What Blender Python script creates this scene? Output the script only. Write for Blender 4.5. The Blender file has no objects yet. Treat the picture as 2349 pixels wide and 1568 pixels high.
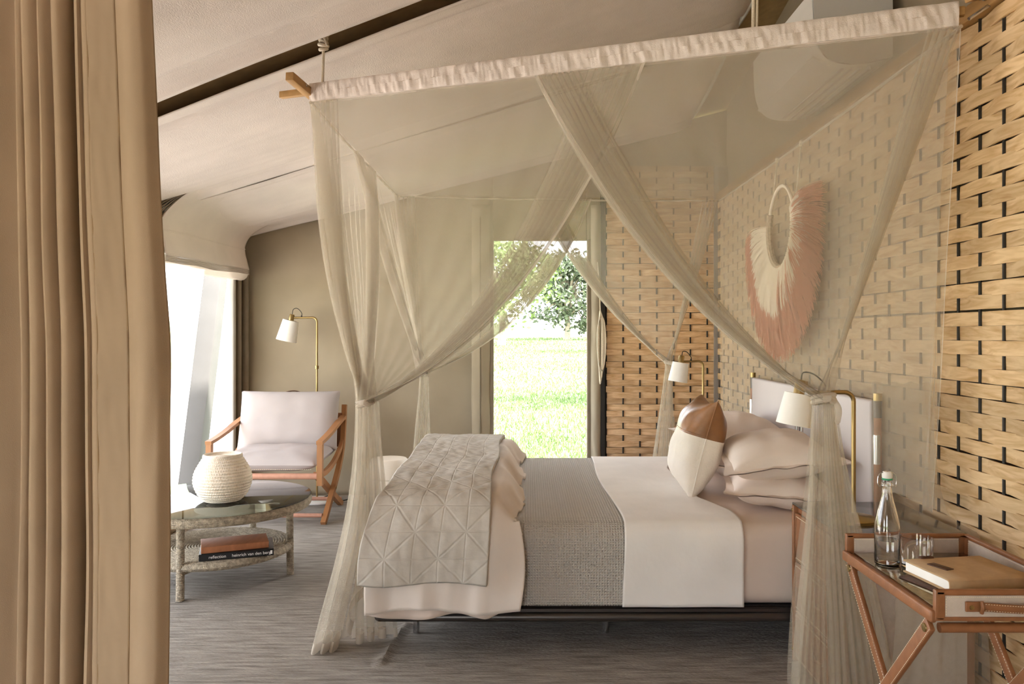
import bpy, bmesh, math, random
from mathutils import Vector, Matrix, noise
R = math.radians
PI = math.pi
random.seed(7)
scene = bpy.context.scene
COL = scene.collection

# ------------------------------------------------------------------ camera, sky, sun, exposure
FPX, VX, VY, CAMZ = 1824.0, 1213.0, 768.0, 1.33
cam_d = bpy.data.cameras.new('camera'); cam = bpy.data.objects.new('camera', cam_d); COL.objects.link(cam)
cam.location = (0, 0, CAMZ); cam.rotation_euler = (R(90), 0, 0)
cam_d.sensor_width = 36; cam_d.lens = 36 * FPX / 2349
cam_d.shift_x = -(VX - 1174.5) / 2349; cam_d.shift_y = -(784 - VY) / 2349
cam_d.clip_start = 0.05; cam_d.clip_end = 600
scene.camera = cam
world = bpy.data.worlds.new('sky'); scene.world = world; world.use_nodes = True
bg = world.node_tree.nodes['Background']
bg.inputs[0].default_value = (0.91, 0.95, 1.0, 1); bg.inputs[1].default_value = 5.0
sun_d = bpy.data.lights.new('sun', 'SUN'); sun_o = bpy.data.objects.new('sun', sun_d); COL.objects.link(sun_o)
sun_d.energy = 22.0; sun_d.angle = R(3); sun_d.color = (1, 0.95, 0.86)
sun_o.rotation_euler = Vector((-0.50, 0.16, -0.85)).to_track_quat('-Z', 'Y').to_euler()
scene.view_settings.view_transform = 'Standard'; scene.view_settings.look = 'None'
scene.view_settings.gamma = 1; scene.view_settings.use_curve_mapping = False
scene.view_settings.exposure = 1.1
try:
    scene.cycles.transparent_max_bounces = 40
    scene.cycles.max_bounces = 14; scene.cycles.diffuse_bounces = 8; scene.cycles.transmission_bounces = 12
except Exception: pass

def at(px, py, d):
    """pixel of the photograph at the depth d -> point in the room"""
    return Vector(((px - VX) * d / FPX, d, CAMZ - (py - VY) * d / FPX))
def lerp(a, b, t): return a + (b - a) * t
def sstep(a, b, x):
    t = max(0, min(1, (x - a) / (b - a))); return t * t * (3 - 2 * t)
def nz(x, y=0.0, z=0.0): return noise.noise(Vector((x, y, z)))

# ------------------------------------------------------------------ mesh builder
class MB:
    def __init__(s, M=None): s.v = []; s.f = []; s.mi = []; s.uv = None; s.M = M or Matrix()
    def add(s, vs, fs, mi=0):
        o = len(s.v); s.v += [s.M @ Vector(v) for v in vs]
        s.f += [tuple(i + o for i in f) for f in fs]; s.mi += [mi] * len(fs); return s
    def box(s, c, d, rot=None, mi=0, taper=1.0):
        rot = rot or Matrix(); c = Vector(c); vs = []
        for z in (-1, 1):
            k = taper if z > 0 else 1
            for x, y in ((-1, -1), (1, -1), (1, 1), (-1, 1)):
                vs.append(c + rot @ Vector((x * d[0] / 2 * k, y * d[1] / 2 * k, z * d[2] / 2)))
        return s.add(vs, [(3, 2, 1, 0), (4, 5, 6, 7), (0, 1, 5, 4), (1, 2, 6, 5), (2, 3, 7, 6), (3, 0, 4, 7)], mi)
    def rbox(s, c, d, r=0.01, seg=3, rot=None, mi=0):
        bm = bmesh.new(); bmesh.ops.create_cube(bm, size=1)
        for v in bm.verts: v.co = Vector((v.co.x * d[0], v.co.y * d[1], v.co.z * d[2]))
        bmesh.ops.bevel(bm, geom=list(bm.edges), offset=r, segments=seg, profile=0.5, affect='EDGES')
        rot = rot or Matrix(); c = Vector(c); bm.verts.index_update()
        vs = [c + rot @ v.co for v in bm.verts]; fs = [[v.index for v in f.verts] for f in bm.faces]
        bm.free(); return s.add(vs, fs, mi)
    def bar(s, a, b, w, h, mi=0, r=0.003):
        """square bar from a to b, w across and h along the up side"""
        a = Vector(a); b = Vector(b); d = b - a; L = d.length; d.normalize()
        up = Vector((0, 0, 1)) if abs(d.z) < 0.95 else Vector((0, 1, 0))
        x = d.cross(up).normalized(); y = x.cross(d).normalized()
        m = Matrix((x, d, y)).transposed().to_4x4()
        return s.rbox((a + b) / 2, (w, L, h), r, 2, m, mi)
    def tube(s, path, r, n=10, closed=False, caps=True, mi=0, flat=1.0):
        P = [Vector(p) for p in path]; m = len(P)
        rr = r if isinstance(r, (list, tuple)) else [r] * m
        T = []
        for i in range(m):
            a = P[(i - 1) % m] if closed or i > 0 else P[i]
            b = P[(i + 1) % m] if closed or i < m - 1 else P[i]
            t = (b - a); T.append(t.normalized() if t.length > 1e-9 else Vector((0, 0, 1)))
        up = Vector((0, 0, 1)) if abs(T[0].z) < 0.9 else Vector((0, 1, 0))
        N = (up - T[0] * up.dot(T[0])).normalized(); vs = []
        for i in range(m):
            N = (N - T[i] * N.dot(T[i])).normalized(); B = T[i].cross(N)
            for k in range(n):
                a = 2 * PI * k / n
                vs.append(P[i] + (N * math.cos(a) + B * math.sin(a) * flat) * rr[i])
        fs = []
        for i in range(m if closed else m - 1):
            j = (i + 1) % m
            for k in range(n): fs.append((i * n + k, i * n + (k + 1) % n, j * n + (k + 1) % n, j * n + k))
        if caps and not closed: fs += [tuple(range(n))[::-1], tuple((m - 1) * n + k for k in range(n))]
        return s.add(vs, fs, mi)
    def lathe(s, prof, n=32, c=(0, 0, 0), rot=None, mi=0):
        c = Vector(c); rot = rot or Matrix(); vs = []
        for r, z in prof:
            for k in range(n):
                a = 2 * PI * k / n; vs.append(c + rot @ Vector((r * math.cos(a), r * math.sin(a), z)))
        fs = []
        for i in range(len(prof) - 1):
            for k in range(n): fs.append((i * n + k, i * n + (k + 1) % n, (i + 1) * n + (k + 1) % n, (i + 1) * n + k))
        if prof[0][0] > 1e-5: fs.append(tuple(range(n))[::-1])
        if prof[-1][0] > 1e-5: fs.append(tuple((len(prof) - 1) * n + k for k in range(n)))
        return s.add(vs, fs, mi)
    def grid(s, f, nu, nv, mif=None, closed_u=False, uvf=None):
        o = len(s.v)
        for j in range(nv + 1):
            for i in range(nu + (0 if closed_u else 1)): s.v.append(s.M @ Vector(f(i / nu, j / nv)))
        w = nu if closed_u else nu + 1
        for j in range(nv):
            for i in range(nu):
                i2 = (i + 1) % w
                s.f.append((o + j * w + i, o + j * w + i2, o + (j + 1) * w + i2, o + (j + 1) * w + i))
                s.mi.append(mif((i + .5) / nu, (j + .5) / nv) if mif else 0)
        if uvf: s.uv = [uvf(i / nu, j / nv) for j in range(nv + 1) for i in range(nu + 1)]
        return s
    def mesh(s, name, mats, smooth=True):
        me = bpy.data.meshes.new(name); me.from_pydata(s.v, [], s.f)
        for m in (mats if isinstance(mats, (list, tuple)) else [mats]): me.materials.append(m)
        if any(s.mi): me.polygons.foreach_set('material_index', s.mi)
        if s.uv:
            uvl = me.uv_layers.new(name='UVMap')
            for l in me.loops: uvl.data[l.index].uv = s.uv[l.vertex_index]
        bm = bmesh.new(); bm.from_mesh(me); bmesh.ops.remove_doubles(bm, verts=bm.verts, dist=1e-6)
        if not s.uv: bmesh.ops.recalc_face_normals(bm, faces=bm.faces)
        bm.to_mesh(me); bm.free()
        if smooth:
            me.polygons.foreach_set('use_smooth', [True] * len(me.polygons))
            try: me.set_sharp_from_angle(angle=R(42))
            except Exception: pass
        me.update(); return me

INV = {}
def put(me, name, parent=None):
    o = bpy.data.objects.new(name, me); COL.objects.link(o)
    if parent: o.parent = parent; o.matrix_parent_inverse = INV.get(parent, Matrix())
    return o
def part(name, mb, m, parent=None, smooth=True): return put(mb.mesh(name, m, smooth), name, parent)
def thing(name, label, cat, loc, group=None, kind=None):
    o = bpy.data.objects.new(name, None); COL.objects.link(o); o.location = loc; o.empty_display_size = .1
    INV[o] = Matrix.Translation(Vector(loc)).inverted()
    return tag(o, label, cat, group, kind)
def tag(o, label, cat, group=None, kind=None):
    if label: o['label'] = label
    if cat: o['category'] = cat
    if group: o['group'] = group
    if kind: o['kind'] = kind
    return o
def struct(o, label=None):
    o['kind'] = 'structure'
    if label: o['label'] = label
    return o
def stuff(o): o['kind'] = 'stuff'; return o
def solid(o, t, off=0):
    m = o.modifiers.new('thickness', 'SOLIDIFY'); m.thickness = t; m.offset = off; return o
def catmull(P, n):
    P = [Vector(p) for p in P]; out = []
    for i in range(len(P) - 1):
        p0 = P[max(0, i - 1)]; p1 = P[i]; p2 = P[i + 1]; p3 = P[min(len(P) - 1, i + 2)]
        for k in range(n):
            t = k / n
            out.append(0.5 * ((2 * p1) + (p2 - p0) * t + (2 * p0 - 5 * p1 + 4 * p2 - p3) * t * t + (3 * p1 - p0 - 3 * p2 + p3) * t ** 3))
    return out + [P[-1]]
class Path:
    def __init__(s, P, n=14):
        s.p = catmull(P, n); s.l = [0]
        for a, b in zip(s.p, s.p[1:]): s.l.append(s.l[-1] + (b - a).length)
        s.L = s.l[-1]
    def __call__(s, t):
        d = max(0, min(1, t)) * s.L
        lo, hi = 0, len(s.l) - 1
        while hi - lo > 1:
            m = (lo + hi) // 2
            if s.l[m] <= d: lo = m
            else: hi = m
        k = (d - s.l[lo]) / max(1e-9, s.l[hi] - s.l[lo]); return s.p[lo].lerp(s.p[hi], k)

# ------------------------------------------------------------------ materials
MATS = {}
def mat(name, c, rough=0.8, var=0.0, vscale=8, stretch=(1, 1, 1), bump=0.0, bscale=200, bstretch=None, c2=None, metal=0, spec=0.3, rand=0.0, trans=0, sheen=0, coat=0, detail=4, ramp=(0.35, 0.7), rot=None):
    m = bpy.data.materials.new(name); m.use_nodes = True; nt = m.node_tree; N = nt.nodes; L = nt.links
    b = N['Principled BSDF']; b.inputs['Base Color'].default_value = (*c, 1); b.inputs['Roughness'].default_value = rough
    b.inputs['Metallic'].default_value = metal; b.inputs['Specular IOR Level'].default_value = spec
    b.inputs['Transmission Weight'].default_value = trans
    if sheen: b.inputs['Sheen Weight'].default_value = sheen
    if coat: b.inputs['Coat Weight'].default_value = coat
    tc = N.new('ShaderNodeTexCoord'); src = tc.outputs['Object']
    if rand:
        oi = N.new('ShaderNodeObjectInfo'); mu = N.new('ShaderNodeMath'); mu.operation = 'MULTIPLY'; mu.inputs[1].default_value = 91.0
        L.new(oi.outputs['Random'], mu.inputs[0]); va = N.new('ShaderNodeVectorMath'); va.operation = 'ADD'
        L.new(src, va.inputs[0]); L.new(mu.outputs[0], va.inputs[1]); src = va.outputs[0]
    if var or c2:
        mp = N.new('ShaderNodeMapping'); mp.inputs['Scale'].default_value = stretch; L.new(src, mp.inputs[0])
        if rot: mp.inputs['Rotation'].default_value = rot
        no = N.new('ShaderNodeTexNoise'); no.inputs['Scale'].default_value = vscale; no.inputs['Detail'].default_value = detail; no.inputs['Distortion'].default_value = 1.6 if 'lath' in name else 0
        L.new(mp.outputs[0], no.inputs['Vector'])
        cr = N.new('ShaderNodeValToRGB'); cr.color_ramp.elements[0].position = ramp[0]; cr.color_ramp.elements[1].position = ramp[1]
        ca = c2 or tuple(x * (1 - var) for x in c); cb = c if c2 else tuple(min(1, x * (1 + var)) for x in c)
        cr.color_ramp.elements[0].color = (*ca, 1); cr.color_ramp.elements[1].color = (*cb, 1)
        L.new(no.outputs['Fac'], cr.inputs[0]); out = cr.outputs[0]
        if rand:
            hv = N.new('ShaderNodeHueSaturation'); mr = N.new('ShaderNodeMapRange')
            mr.inputs[3].default_value = 1 - rand; mr.inputs[4].default_value = 1 + rand
            L.new(oi.outputs['Random'], mr.inputs[0]); L.new(mr.outputs[0], hv.inputs['Value']); L.new(out, hv.inputs['Color']); out = hv.outputs[0]
        L.new(out, b.inputs['Base Color'])
    if bump:
        mp2 = N.new('ShaderNodeMapping'); mp2.inputs['Scale'].default_value = bstretch or (1, 1, 1); L.new(src, mp2.inputs[0])
        n2 = N.new('ShaderNodeTexNoise'); n2.inputs['Scale'].default_value = bscale; n2.inputs['Detail'].default_value = 3
        L.new(mp2.outputs[0], n2.inputs['Vector'])
        bu = N.new('ShaderNodeBump'); bu.inputs['Strength'].default_value = bump; bu.inputs['Distance'].default_value = 0.01
        L.new(n2.outputs['Fac'], bu.inputs['Height']); L.new(bu.outputs[0], b.inputs['Normal'])
    MATS[name] = m; return m
def netmat(name, c, alpha, transl=0.45, streak=0.0):
    m = bpy.data.materials.new(name); m.use_nodes = True; nt = m.node_tree; N = nt.nodes; L = nt.links
    for n in list(N): N.remove(n)
    o = N.new('ShaderNodeOutputMaterial'); mx = N.new('ShaderNodeMixShader'); tr = N.new('ShaderNodeBsdfTransparent')
    m2 = N.new('ShaderNodeMixShader'); di = N.new('ShaderNodeBsdfDiffuse'); tl = N.new('ShaderNodeBsdfTranslucent')
    di.inputs[0].default_value = (*c, 1); tl.inputs[0].default_value = (*c, 1); m2.inputs[0].default_value = transl
    L.new(di.outputs[0], m2.inputs[1]); L.new(tl.outputs[0], m2.inputs[2])
    mx.inputs[0].default_value = alpha
    if streak:
        tc = N.new('ShaderNodeTexCoord'); mp = N.new('ShaderNodeMapping'); mp.inputs['Scale'].default_value = (60, 60, 4)
        no = N.new('ShaderNodeTexNoise'); no.inputs['Scale'].default_value = 1.0; no.inputs['Detail'].default_value = 3
        L.new(tc.outputs['Object'], mp.inputs[0]); L.new(mp.outputs[0], no.inputs['Vector'])
        mr = N.new('ShaderNodeMapRange'); mr.inputs[1].default_value = .3; mr.inputs[2].default_value = .7
        mr.inputs[3].default_value = alpha - streak; mr.inputs[4].default_value = alpha + streak
        L.new(no.outputs['Fac'], mr.inputs[0]); L.new(mr.outputs[0], mx.inputs[0])
    L.new(tr.outputs[0], mx.inputs[1]); L.new(m2.outputs[0], mx.inputs[2]); L.new(mx.outputs[0], o.inputs[0])
    MATS[name] = m; return m

M_lining = mat('lining_cloth', (.81, .73, .68), .9, .05, 3, bump=.25, bscale=260, bstretch=(1, .35, 1))
M_outer = mat('outer_canvas', (.36, .25, .13), .9, .1, 20)
M_olive = mat('olive_canvas', (.36, .30, .215), .85, .07, 2.5, bump=.15, bscale=7, bstretch=(1, 1, .5))
M_olived = mat('dark_canvas_trim', (.22, .18, .13), .85, .08, 12)
M_curtain = mat('curtain_canvas', (.43, .32, .215), .75, .05, 4, bump=.1, bscale=500)
M_hemband = mat('curtain_hem', (.36, .262, .17), .75, .06, 5, bump=.25, bscale=9, bstretch=(1, 1, 1.6))
M_lath = mat('pine_lath', (.72, .53, .315), .62, 0, 1.0, (14, 4.5, 34), c2=(.50, .31, .14), rand=.14, bump=.08, bscale=60, bstretch=(1, .2, 1), detail=6, ramp=(.28, .62))
M_lathb = mat('pine_lath_back', (.76, .54, .33), .62, 0, 1.0, (4.5, 14, 34), c2=(.52, .31, .15), rand=.16, detail=6, ramp=(.28, .62))
M_rod = mat('black_rod', (.025, .022, .02), .5)
M_net = netmat('net_mesh', (.66, .60, .50), .358, .45, .0)
M_hem = netmat('net_hem', (.72, .655, .565), .66, .3)
M_sleeve = mat('net_sleeve', (.72, .64, .58), .9, .04, 10, bump=.2, bscale=300)
M_screen = netmat('insect_screen', (.10, .10, .10), .30, .3)
M_wood = mat('canopy_oak', (.42, .24, .09), .6, .15, 30, (1, .1, 1))
M_rope = mat('cotton_rope', (.70, .62, .50), .9, .1, 150)
M_rug = None
M_linen = mat('white_linen', (.84, .81, .785), .85, .03, 6, bump=.2, bscale=18, bstretch=(1.5, .5, 1))
M_sheet = mat('pink_beige_sheet', (.72, .605, .53), .85, .03, 6, bump=.12, bscale=12)
M_duvet = mat('duvet_cotton', (.80, .72, .66), .85, .03, 6, bump=.18, bscale=16)
M_pillow = mat('pillow_cotton', (.79, .69, .62), .85, .03, 5, bump=.2, bscale=14)
M_leather = mat('tan_leather', (.28, .115, .048), .42, .12, 30, bump=.06, bscale=250, spec=.5)
M_leatherpk = mat('pale_leather', (.52, .27, .19), .5, .08, 30)
M_saddle = mat('cushion_leather', (.26, .115, .04), .38, .2, 12, bump=.1, bscale=40, spec=.5)
M_hide = mat('cream_hide', (.80, .74, .66), .9, .04, 10, bump=.25, bscale=120)
M_stitch = mat('stitching', (.80, .70, .55), .9)
M_chairwood = mat('teak', (.37, .17, .068), .5, .14, 14, (1, .25, .25), spec=.4)
M_cushion = mat('chair_fabric', (.44, .395, .39), .85, .03, 5, bump=.18, bscale=10)
M_sea = mat('seagrass_rope', (.43, .37, .285), .9, .3, 55, bump=.9, bscale=150)
M_basket = mat('basket_cane', (.82, .75, .65), .8, 0, 45, c2=(.58, .45, .32), bump=.25, bscale=160, ramp=(.22, .42))
M_glass = mat('clear_glass', (1, 1, 1), 0.0, trans=1, spec=.5)
M_tglass = mat('table_glass', (.88, .96, .93), 0.0, trans=1, spec=.5)
def thin_glass(m):
    N, L, b = nodes_of(m); g = N.new('ShaderNodeBsdfGlossy'); g.inputs['Roughness'].default_value = .01; t = N.new('ShaderNodeBsdfTransparent'); t.inputs[0].default_value = (.86, .93, .90, 1)
    fr = N.new('ShaderNodeFresnel'); fr.inputs[0].default_value = 1.55; mx = N.new('ShaderNodeMixShader'); L.new(fr.outputs[0], mx.inputs[0]); L.new(t.outputs[0], mx.inputs[1]); L.new(g.outputs[0], mx.inputs[2])
    L.new(mx.outputs[0], N['Material Output'].inputs[0])
def nodes_of(m): return m.node_tree.nodes, m.node_tree.links, m.node_tree.nodes['Principled BSDF']
thin_glass(M_tglass)
M_water = mat('water', (1, 1, 1), 0.0, trans=1); M_water.node_tree.nodes['Principled BSDF'].inputs['IOR'].default_value = 1.33
M_brass = mat('brass', (.40, .29, .13), .36, metal=1)
M_steel = mat('gunmetal', (.10, .09, .085), .35, metal=.8)
M_chrome = mat('steel', (.6, .6, .62), .25, metal=1)
M_shade = mat('lamp_shade_cloth', (.90, .885, .86), .9, .01, 40)
M_cable = mat('cable', (.02, .02, .02), .6)
M_white = mat('white_enamel', (.82, .81, .79), .4)
M_acside = mat('appliance_shade_grey', (.62, .61, .60), .5)  # greyer than the white casing: shade of the end faces put into the colour
M_black = mat('black_cover', (.02, .02, .022), .35)
M_paper = mat('paper', (.88, .87, .85), .8)
M_bookleather = mat('book_leather', (.40, .16, .075), .5, .15, 8, (4, 1, 1))
M_note = mat('notebook_suede', (.50, .345, .20), .9, .06, 40)
M_dkleather = mat('dark_leather', (.09, .04, .022), .55, .2, 60)
M_canvasp = mat('grey_canvas', (.56, .48, .42), .9, .05, 60, bump=.2, bscale=600)
M_headb = mat('headboard_leather', (.53, .48, .475), .55, .02, 5)
M_green = mat('green_seal', (.05, .35, .18), .5)
M_ceramic = mat('cream_ceramic', (.80, .73, .64), .6, .04, 6)
M_darktop = mat('smoked_top', (.05, .045, .04), .12, spec=.6)
M_bark = mat('bark', (.30, .25, .2), .9, .2, 10)
M_pole = mat('weathered_pole', (.075, .072, .07), .8, .05, 6)
M_post = mat('grey_post', (.55, .54, .52), .8, .05, 6)
M_bldg = mat('pale_plaster', (.8, .78, .74), .9)

def nodes_of(m): return m.node_tree.nodes, m.node_tree.links, m.node_tree.nodes['Principled BSDF']
# rug: streaked pile running along the bed
M_rug = mat('rug_pile', (.42, .385, .35), .95, 0, 1.0, (6, 55, 1), c2=(.21, .19, .17), bump=1.0, bscale=1.0, bstretch=(45, 230, 1), spec=.1, detail=6, ramp=(.3, .68))
# waffle blanket
M_waffle = mat('waffle_blanket', (.53, .495, .455), .9, .06, 200)
def add_waffle(m, sc=120, axis=True):
    N, L, b = nodes_of(m); tc = N.new('ShaderNodeTexCoord')
    w1 = N.new('ShaderNodeTexWave'); w1.inputs['Scale'].default_value = sc / 6.28; w1.bands_direction = 'X'
    w2 = N.new('ShaderNodeTexWave'); w2.inputs['Scale'].default_value = sc / 6.28; w2.bands_direction = 'Y'
    L.new(tc.outputs['UV'], w1.inputs[0]); L.new(tc.outputs['UV'], w2.inputs[0])
    mm = N.new('ShaderNodeMath'); mm.operation = 'MAXIMUM'; L.new(w1.outputs['Fac'], mm.inputs[0]); L.new(w2.outputs['Fac'], mm.inputs[1])
    bu = N.new('ShaderNodeBump'); bu.inputs['Strength'].default_value = .8; bu.inputs['Distance'].default_value = .006
    L.new(mm.outputs[0], bu.inputs['Height']); L.new(bu.outputs[0], b.inputs['Normal'])
add_waffle(M_waffle, 175)
# quilt: squares crossed by diagonals, stitched into the cloth
M_quilt = mat('quilt_cotton', (.57, .535, .485), .9, .05, 30)
def add_quilt(m, size=.105):
    N, L, b = nodes_of(m); tc = N.new('ShaderNodeTexCoord'); sp = N.new('ShaderNodeSeparateXYZ'); L.new(tc.outputs['UV'], sp.inputs[0])
    def M(op, a, bb=None):
        n = N.new('ShaderNodeMath'); n.operation = op
        for i, x in enumerate((a, bb)):
            if x is None: continue
            if isinstance(x, (int, float)): n.inputs[i].default_value = x
            else: L.new(x, n.inputs[i])
        return n.outputs[0]
    def line(e, k): # 0 at the seam, 1 between
        f = M('FRACT', M('DIVIDE', e, k)); d = M('ABSOLUTE', M('SUBTRACT', f, .5)); return M('SUBTRACT', .5, d)
    u, v = sp.outputs[0], sp.outputs[1]
    ls = [line(u, size), line(v, size), line(M('ADD', u, v), size * 2), line(M('SUBTRACT', u, v), size * 2), line(M('ADD', M('MULTIPLY', u, 2), v), size * 4)]
    mn = ls[0]
    for l in ls[1:4]: mn = M('MINIMUM', mn, l)
    s = N.new('ShaderNodeMapRange'); s.interpolation_type = 'SMOOTHSTEP'; s.inputs[1].default_value = 0.0; s.inputs[2].default_value = .05; L.new(mn, s.inputs[0])
    no = N.new('ShaderNodeTexNoise'); no.inputs['Scale'].default_value = 38; no.inputs['Detail'].default_value = 3; L.new(tc.outputs['UV'], no.inputs['Vector'])
    h = M('ADD', s.outputs[0], M('MULTIPLY', no.outputs['Fac'], .9))
    bu = N.new('ShaderNodeBump'); bu.inputs['Strength'].default_value = .32; bu.inputs['Distance'].default_value = .006
    L.new(h, bu.inputs['Height']); L.new(bu.outputs[0], b.inputs['Normal'])
add_quilt(M_quilt)
# foliage and grass
M_leafA = mat('leaf_green', (.13, .18, .06), .7, .3, 3); M_leafB = mat('leaf_grey_green', (.085, .105, .065), .7, .3, 3)
M_grass = mat('meadow', (.11, .18, .06), .95, 0, .35, (1, 2.2, 1), c2=(.26, .28, .17), detail=8)
M_fiber = mat('fibre', (.72, .62, .48), .9, .1, 40)
def fiber_colours(m):
    N, L, b = nodes_of(m); at_ = N.new('ShaderNodeAttribute'); at_.attribute_name = 'dye'
    cr = N.new('ShaderNodeValToRGB'); cr.color_ramp.elements[0].color = (.78, .70, .58, 1); cr.color_ramp.elements[1].color = (.54, .265, .18, 1)
    cr.color_ramp.elements[0].position = .42; cr.color_ramp.elements[1].position = .58
    L.new(at_.outputs['Fac'], cr.inputs[0]); L.new(cr.outputs[0], b.inputs['Base Color'])
fiber_colours(M_fiber)

# ------------------------------------------------------------------ the room
XR, XL, YB, YF = 1.55, -2.38, 6.6, 1.75
RK = [(-3.0, 1.8, .47), (2.0, 2.0, .47), (3.52, 2.08, .388), (5.15, 2.17, .30), (6.6, 2.17, .246), (8, 2.17, .2)]
def roof(x, y):
    for (a, za, sa), (b, zb, sb) in zip(RK, RK[1:]):
        if y <= b: break
    t = (y - a) / (b - a); z0 = lerp(za, zb, t); s = lerp(sa, sb, t); return z0 + s * (x - XL)

mb = MB(); mb.box((-.4, 2.0, -.06), (4.4, 9.3, .12)); struct(part('floor', mb, mat('deck_boards', (.3, .24, .18), .8, .2, 6), None, False))
# rug with real pile waves and one ridge
def rugf(u, v):
    x = lerp(-2.36, 1.5, u); y = lerp(1.4, 6.55, v)
    z = .010 + .0025 * nz(x * 3, y * 14) + .002 * nz(x * 9, y * 45, 3)
    a = at(925, 1430, 1); p = Vector((-.56, 3.62)); q = Vector((-.60, 3.18)); d = (q - p); L2 = d.length_squared
    t = max(0, min(1, (Vector((x, y)) - p).dot(d) / L2)); dist = (Vector((x, y)) - p - d * t).length
    z += .013 * math.exp(-(dist / .018) ** 2)
    return (x, y, z)
mb = MB(); mb.grid(rugf, 220, 330)
o = part('rug', mb, M_rug); tag(o, 'grey brown woven rug with streaked pile covering the whole floor', 'rug')

# ceiling: brown outer canvas and pale lining panels slung below it
def outf(u, v):
    x = lerp(-3.1, 2.6, u); y = lerp(-2.6, 7.0, v); return (x, y, roof(x, y) + .06)
mb = MB(); mb.grid(outf, 24, 40); ceil = struct(part('ceiling', mb, M_outer)); solid(ceil, .02, 1)
XE = 1.34
def lining(y0, y1, seed, near_roll=True):
    def f(u, v):
        x = lerp(XL, XE, u); y = lerp(y0, y1, v)
        e0 = (y - y0); e1 = (y1 - y)
        z = roof(x, y) - .06 * math.sin(PI * v) ** .8 - .012 * nz(x * 1.2, y * 2, seed) - .005 * nz(x * 1.5, y * 11, seed + 4)
        z += -.04 * math.exp(-(e0 / .05) ** 2) - .04 * math.exp(-(e1 / .05) ** 2)   # stitched pole pockets at the edges
        z += .018 * math.exp(-((e0 - .17) / .025) ** 2) + .018 * math.exp(-((e1 - .15) / .025) ** 2)
        edge = max(0, u - .97) / .03; z += .03 * edge
        return (x, y, z)
    m = MB(); m.grid(f, 50, 70); o = part('lining_panel', m, M_lining, ceil); solid(o, .006); return o
lining(1.6, 3.45, 1); lining(3.60, 5.13, 2); lining(5.16, 6.6, 3); lining(-1.8, 1.55, 5)
for y0, y1, sd in ((1.6, 3.45, 1), (3.6, 5.13, 2), (5.16, 6.6, 3)):
    mb = MB(); mb.tube([(XE, lerp(y0, y1, t / 14), roof(XE, lerp(y0, y1, t / 14)) - .06 * math.sin(PI * t / 14) ** .8 + .03) for t in range(15)], .014, 8)
    part('lining_piping', mb, M_post, ceil)

# right wall: canvas behind, woven pine laths over black rods in front
def wcanv(u, v): return (1.66 + .01 * nz(u * 9, v * 5), lerp(-1.85, YB + .3, u), lerp(0, 4.4, v))
mb = MB(); mb.grid(wcanv, 40, 12); wall_r = struct(part('wall_right', mb, M_olive)); solid(wall_r, .01, -1)
ROW, SP = .0505, .139
def lath_mesh(phase, L0, L1, axis, name, m):
    n = int((L1 - L0) / SP * 8); hh = ROW * .488; th = .0035; vs = []; fs = []
    for i in range(n + 1):
        p = lerp(L0, L1, i / n); o = .0066 * math.cos(PI * (p - L0) / SP + (PI if phase else 0))
        o = .0066 * max(-1, min(1, o / .0066 * 1.25))
        for dz, dx in ((-hh, -th), (hh, -th), (hh, th), (-hh, th)):
            vs.append((o + dx, p, dz) if axis == 'Y' else (p, o + dx, dz))
    for i in range(n):
        for k in range(4): fs.append((i * 4 + k, i * 4 + (k + 1) % 4, i * 4 + 4 + (k + 1) % 4, i * 4 + 4 + k))
    fs += [(0, 1, 2, 3), (n * 4 + 3, n * 4 + 2, n * 4 + 1, n * 4)]
    b = MB(); b.add(vs, fs); me = b.mesh(name, m); return me
lm = [lath_mesh(0, .95, YB - .03, 'Y', 'lath_a', M_lath), lath_mesh(1, .95, YB - .03, 'Y', 'lath_b', M_lath)]
NR_ = 48
for i in range(NR_):
    o = put(lm[i % 2], 'lath', wall_r); o.location = (XR + .015 + random.uniform(-.001, .001), random.uniform(-.004, .004), ROW * (i + .5) + random.uniform(-.0015, .0015))
    o.rotation_euler = (random.uniform(-.0012, .0012), random.uniform(-.03, .03), 0)
rodm = MB(); rodm.tube([(0, 0, .0), (0, 0, NR_ * ROW)], .0058, 8); rodme = rodm.mesh('rod', M_rod)
for k in range(int((YB - .95) / SP) + 1):
    o = put(rodme, 'rod', wall_r); o.location = (XR + .015, .95 + SP * k, 0)
mb = MB(); mb.rbox((XR + .01, 3.7, NR_ * ROW + .03), (.06, 5.6, .055), .006); part('top_rail', mb, M_wood, wall_r)

# back wall: olive canvas left of and above the doorway, woven panel at its right
DX0, DX1, DZ = -.30, .485, 2.115
mb = MB()
def bw(x0, x1, z0, z1, sag=True):
    def f(u, v):
        x = lerp(x0, x1, u); zt = z1 if z1 else roof(x, YB) + .04; z = lerp(z0, zt, v)
        return (x, YB + .03 + .03 * nz(x * 1.1 + z * .5, z * 1.9, 2) + .017 * nz(x * 2.6 + z * 2.8, z * 4.6 - x, 5), z)
    mb.grid(f, 60, 60)
bw(XL - .05, DX0, 0, None); bw(DX0, DX1, DZ, None); bw(DX1, 1.7, 0, None)
wall_b = struct(part('wall_back', mb, M_olive)); solid(wall_b, .012, 1)
X0 = .64
lmb = [lath_mesh(0, X0, XR, 'X', 'lath_c', M_lathb), lath_mesh(1, X0, XR, 'X', 'lath_d', M_lathb)]
for i in range(54):
    o = put(lmb[i % 2], 'lath', wall_b); o.location = (random.uniform(-.004, .004), YB - .03, ROW * (i + .5) + random.uniform(-.0015, .0015)); o.rotation_euler = (0, random.uniform(-.002, .002), 0)
rodm = MB(); rodm.tube([(0, 0, 0), (0, 0, 54 * ROW)], .0062, 8); rodme2 = rodm.mesh('rod', M_rod)
for k in range(int((XR - X0) / SP) + 1):
    o = put(rodme2, 'rod', wall_b); o.location = (X0 + SP * k, YB - .03, 0)
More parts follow.
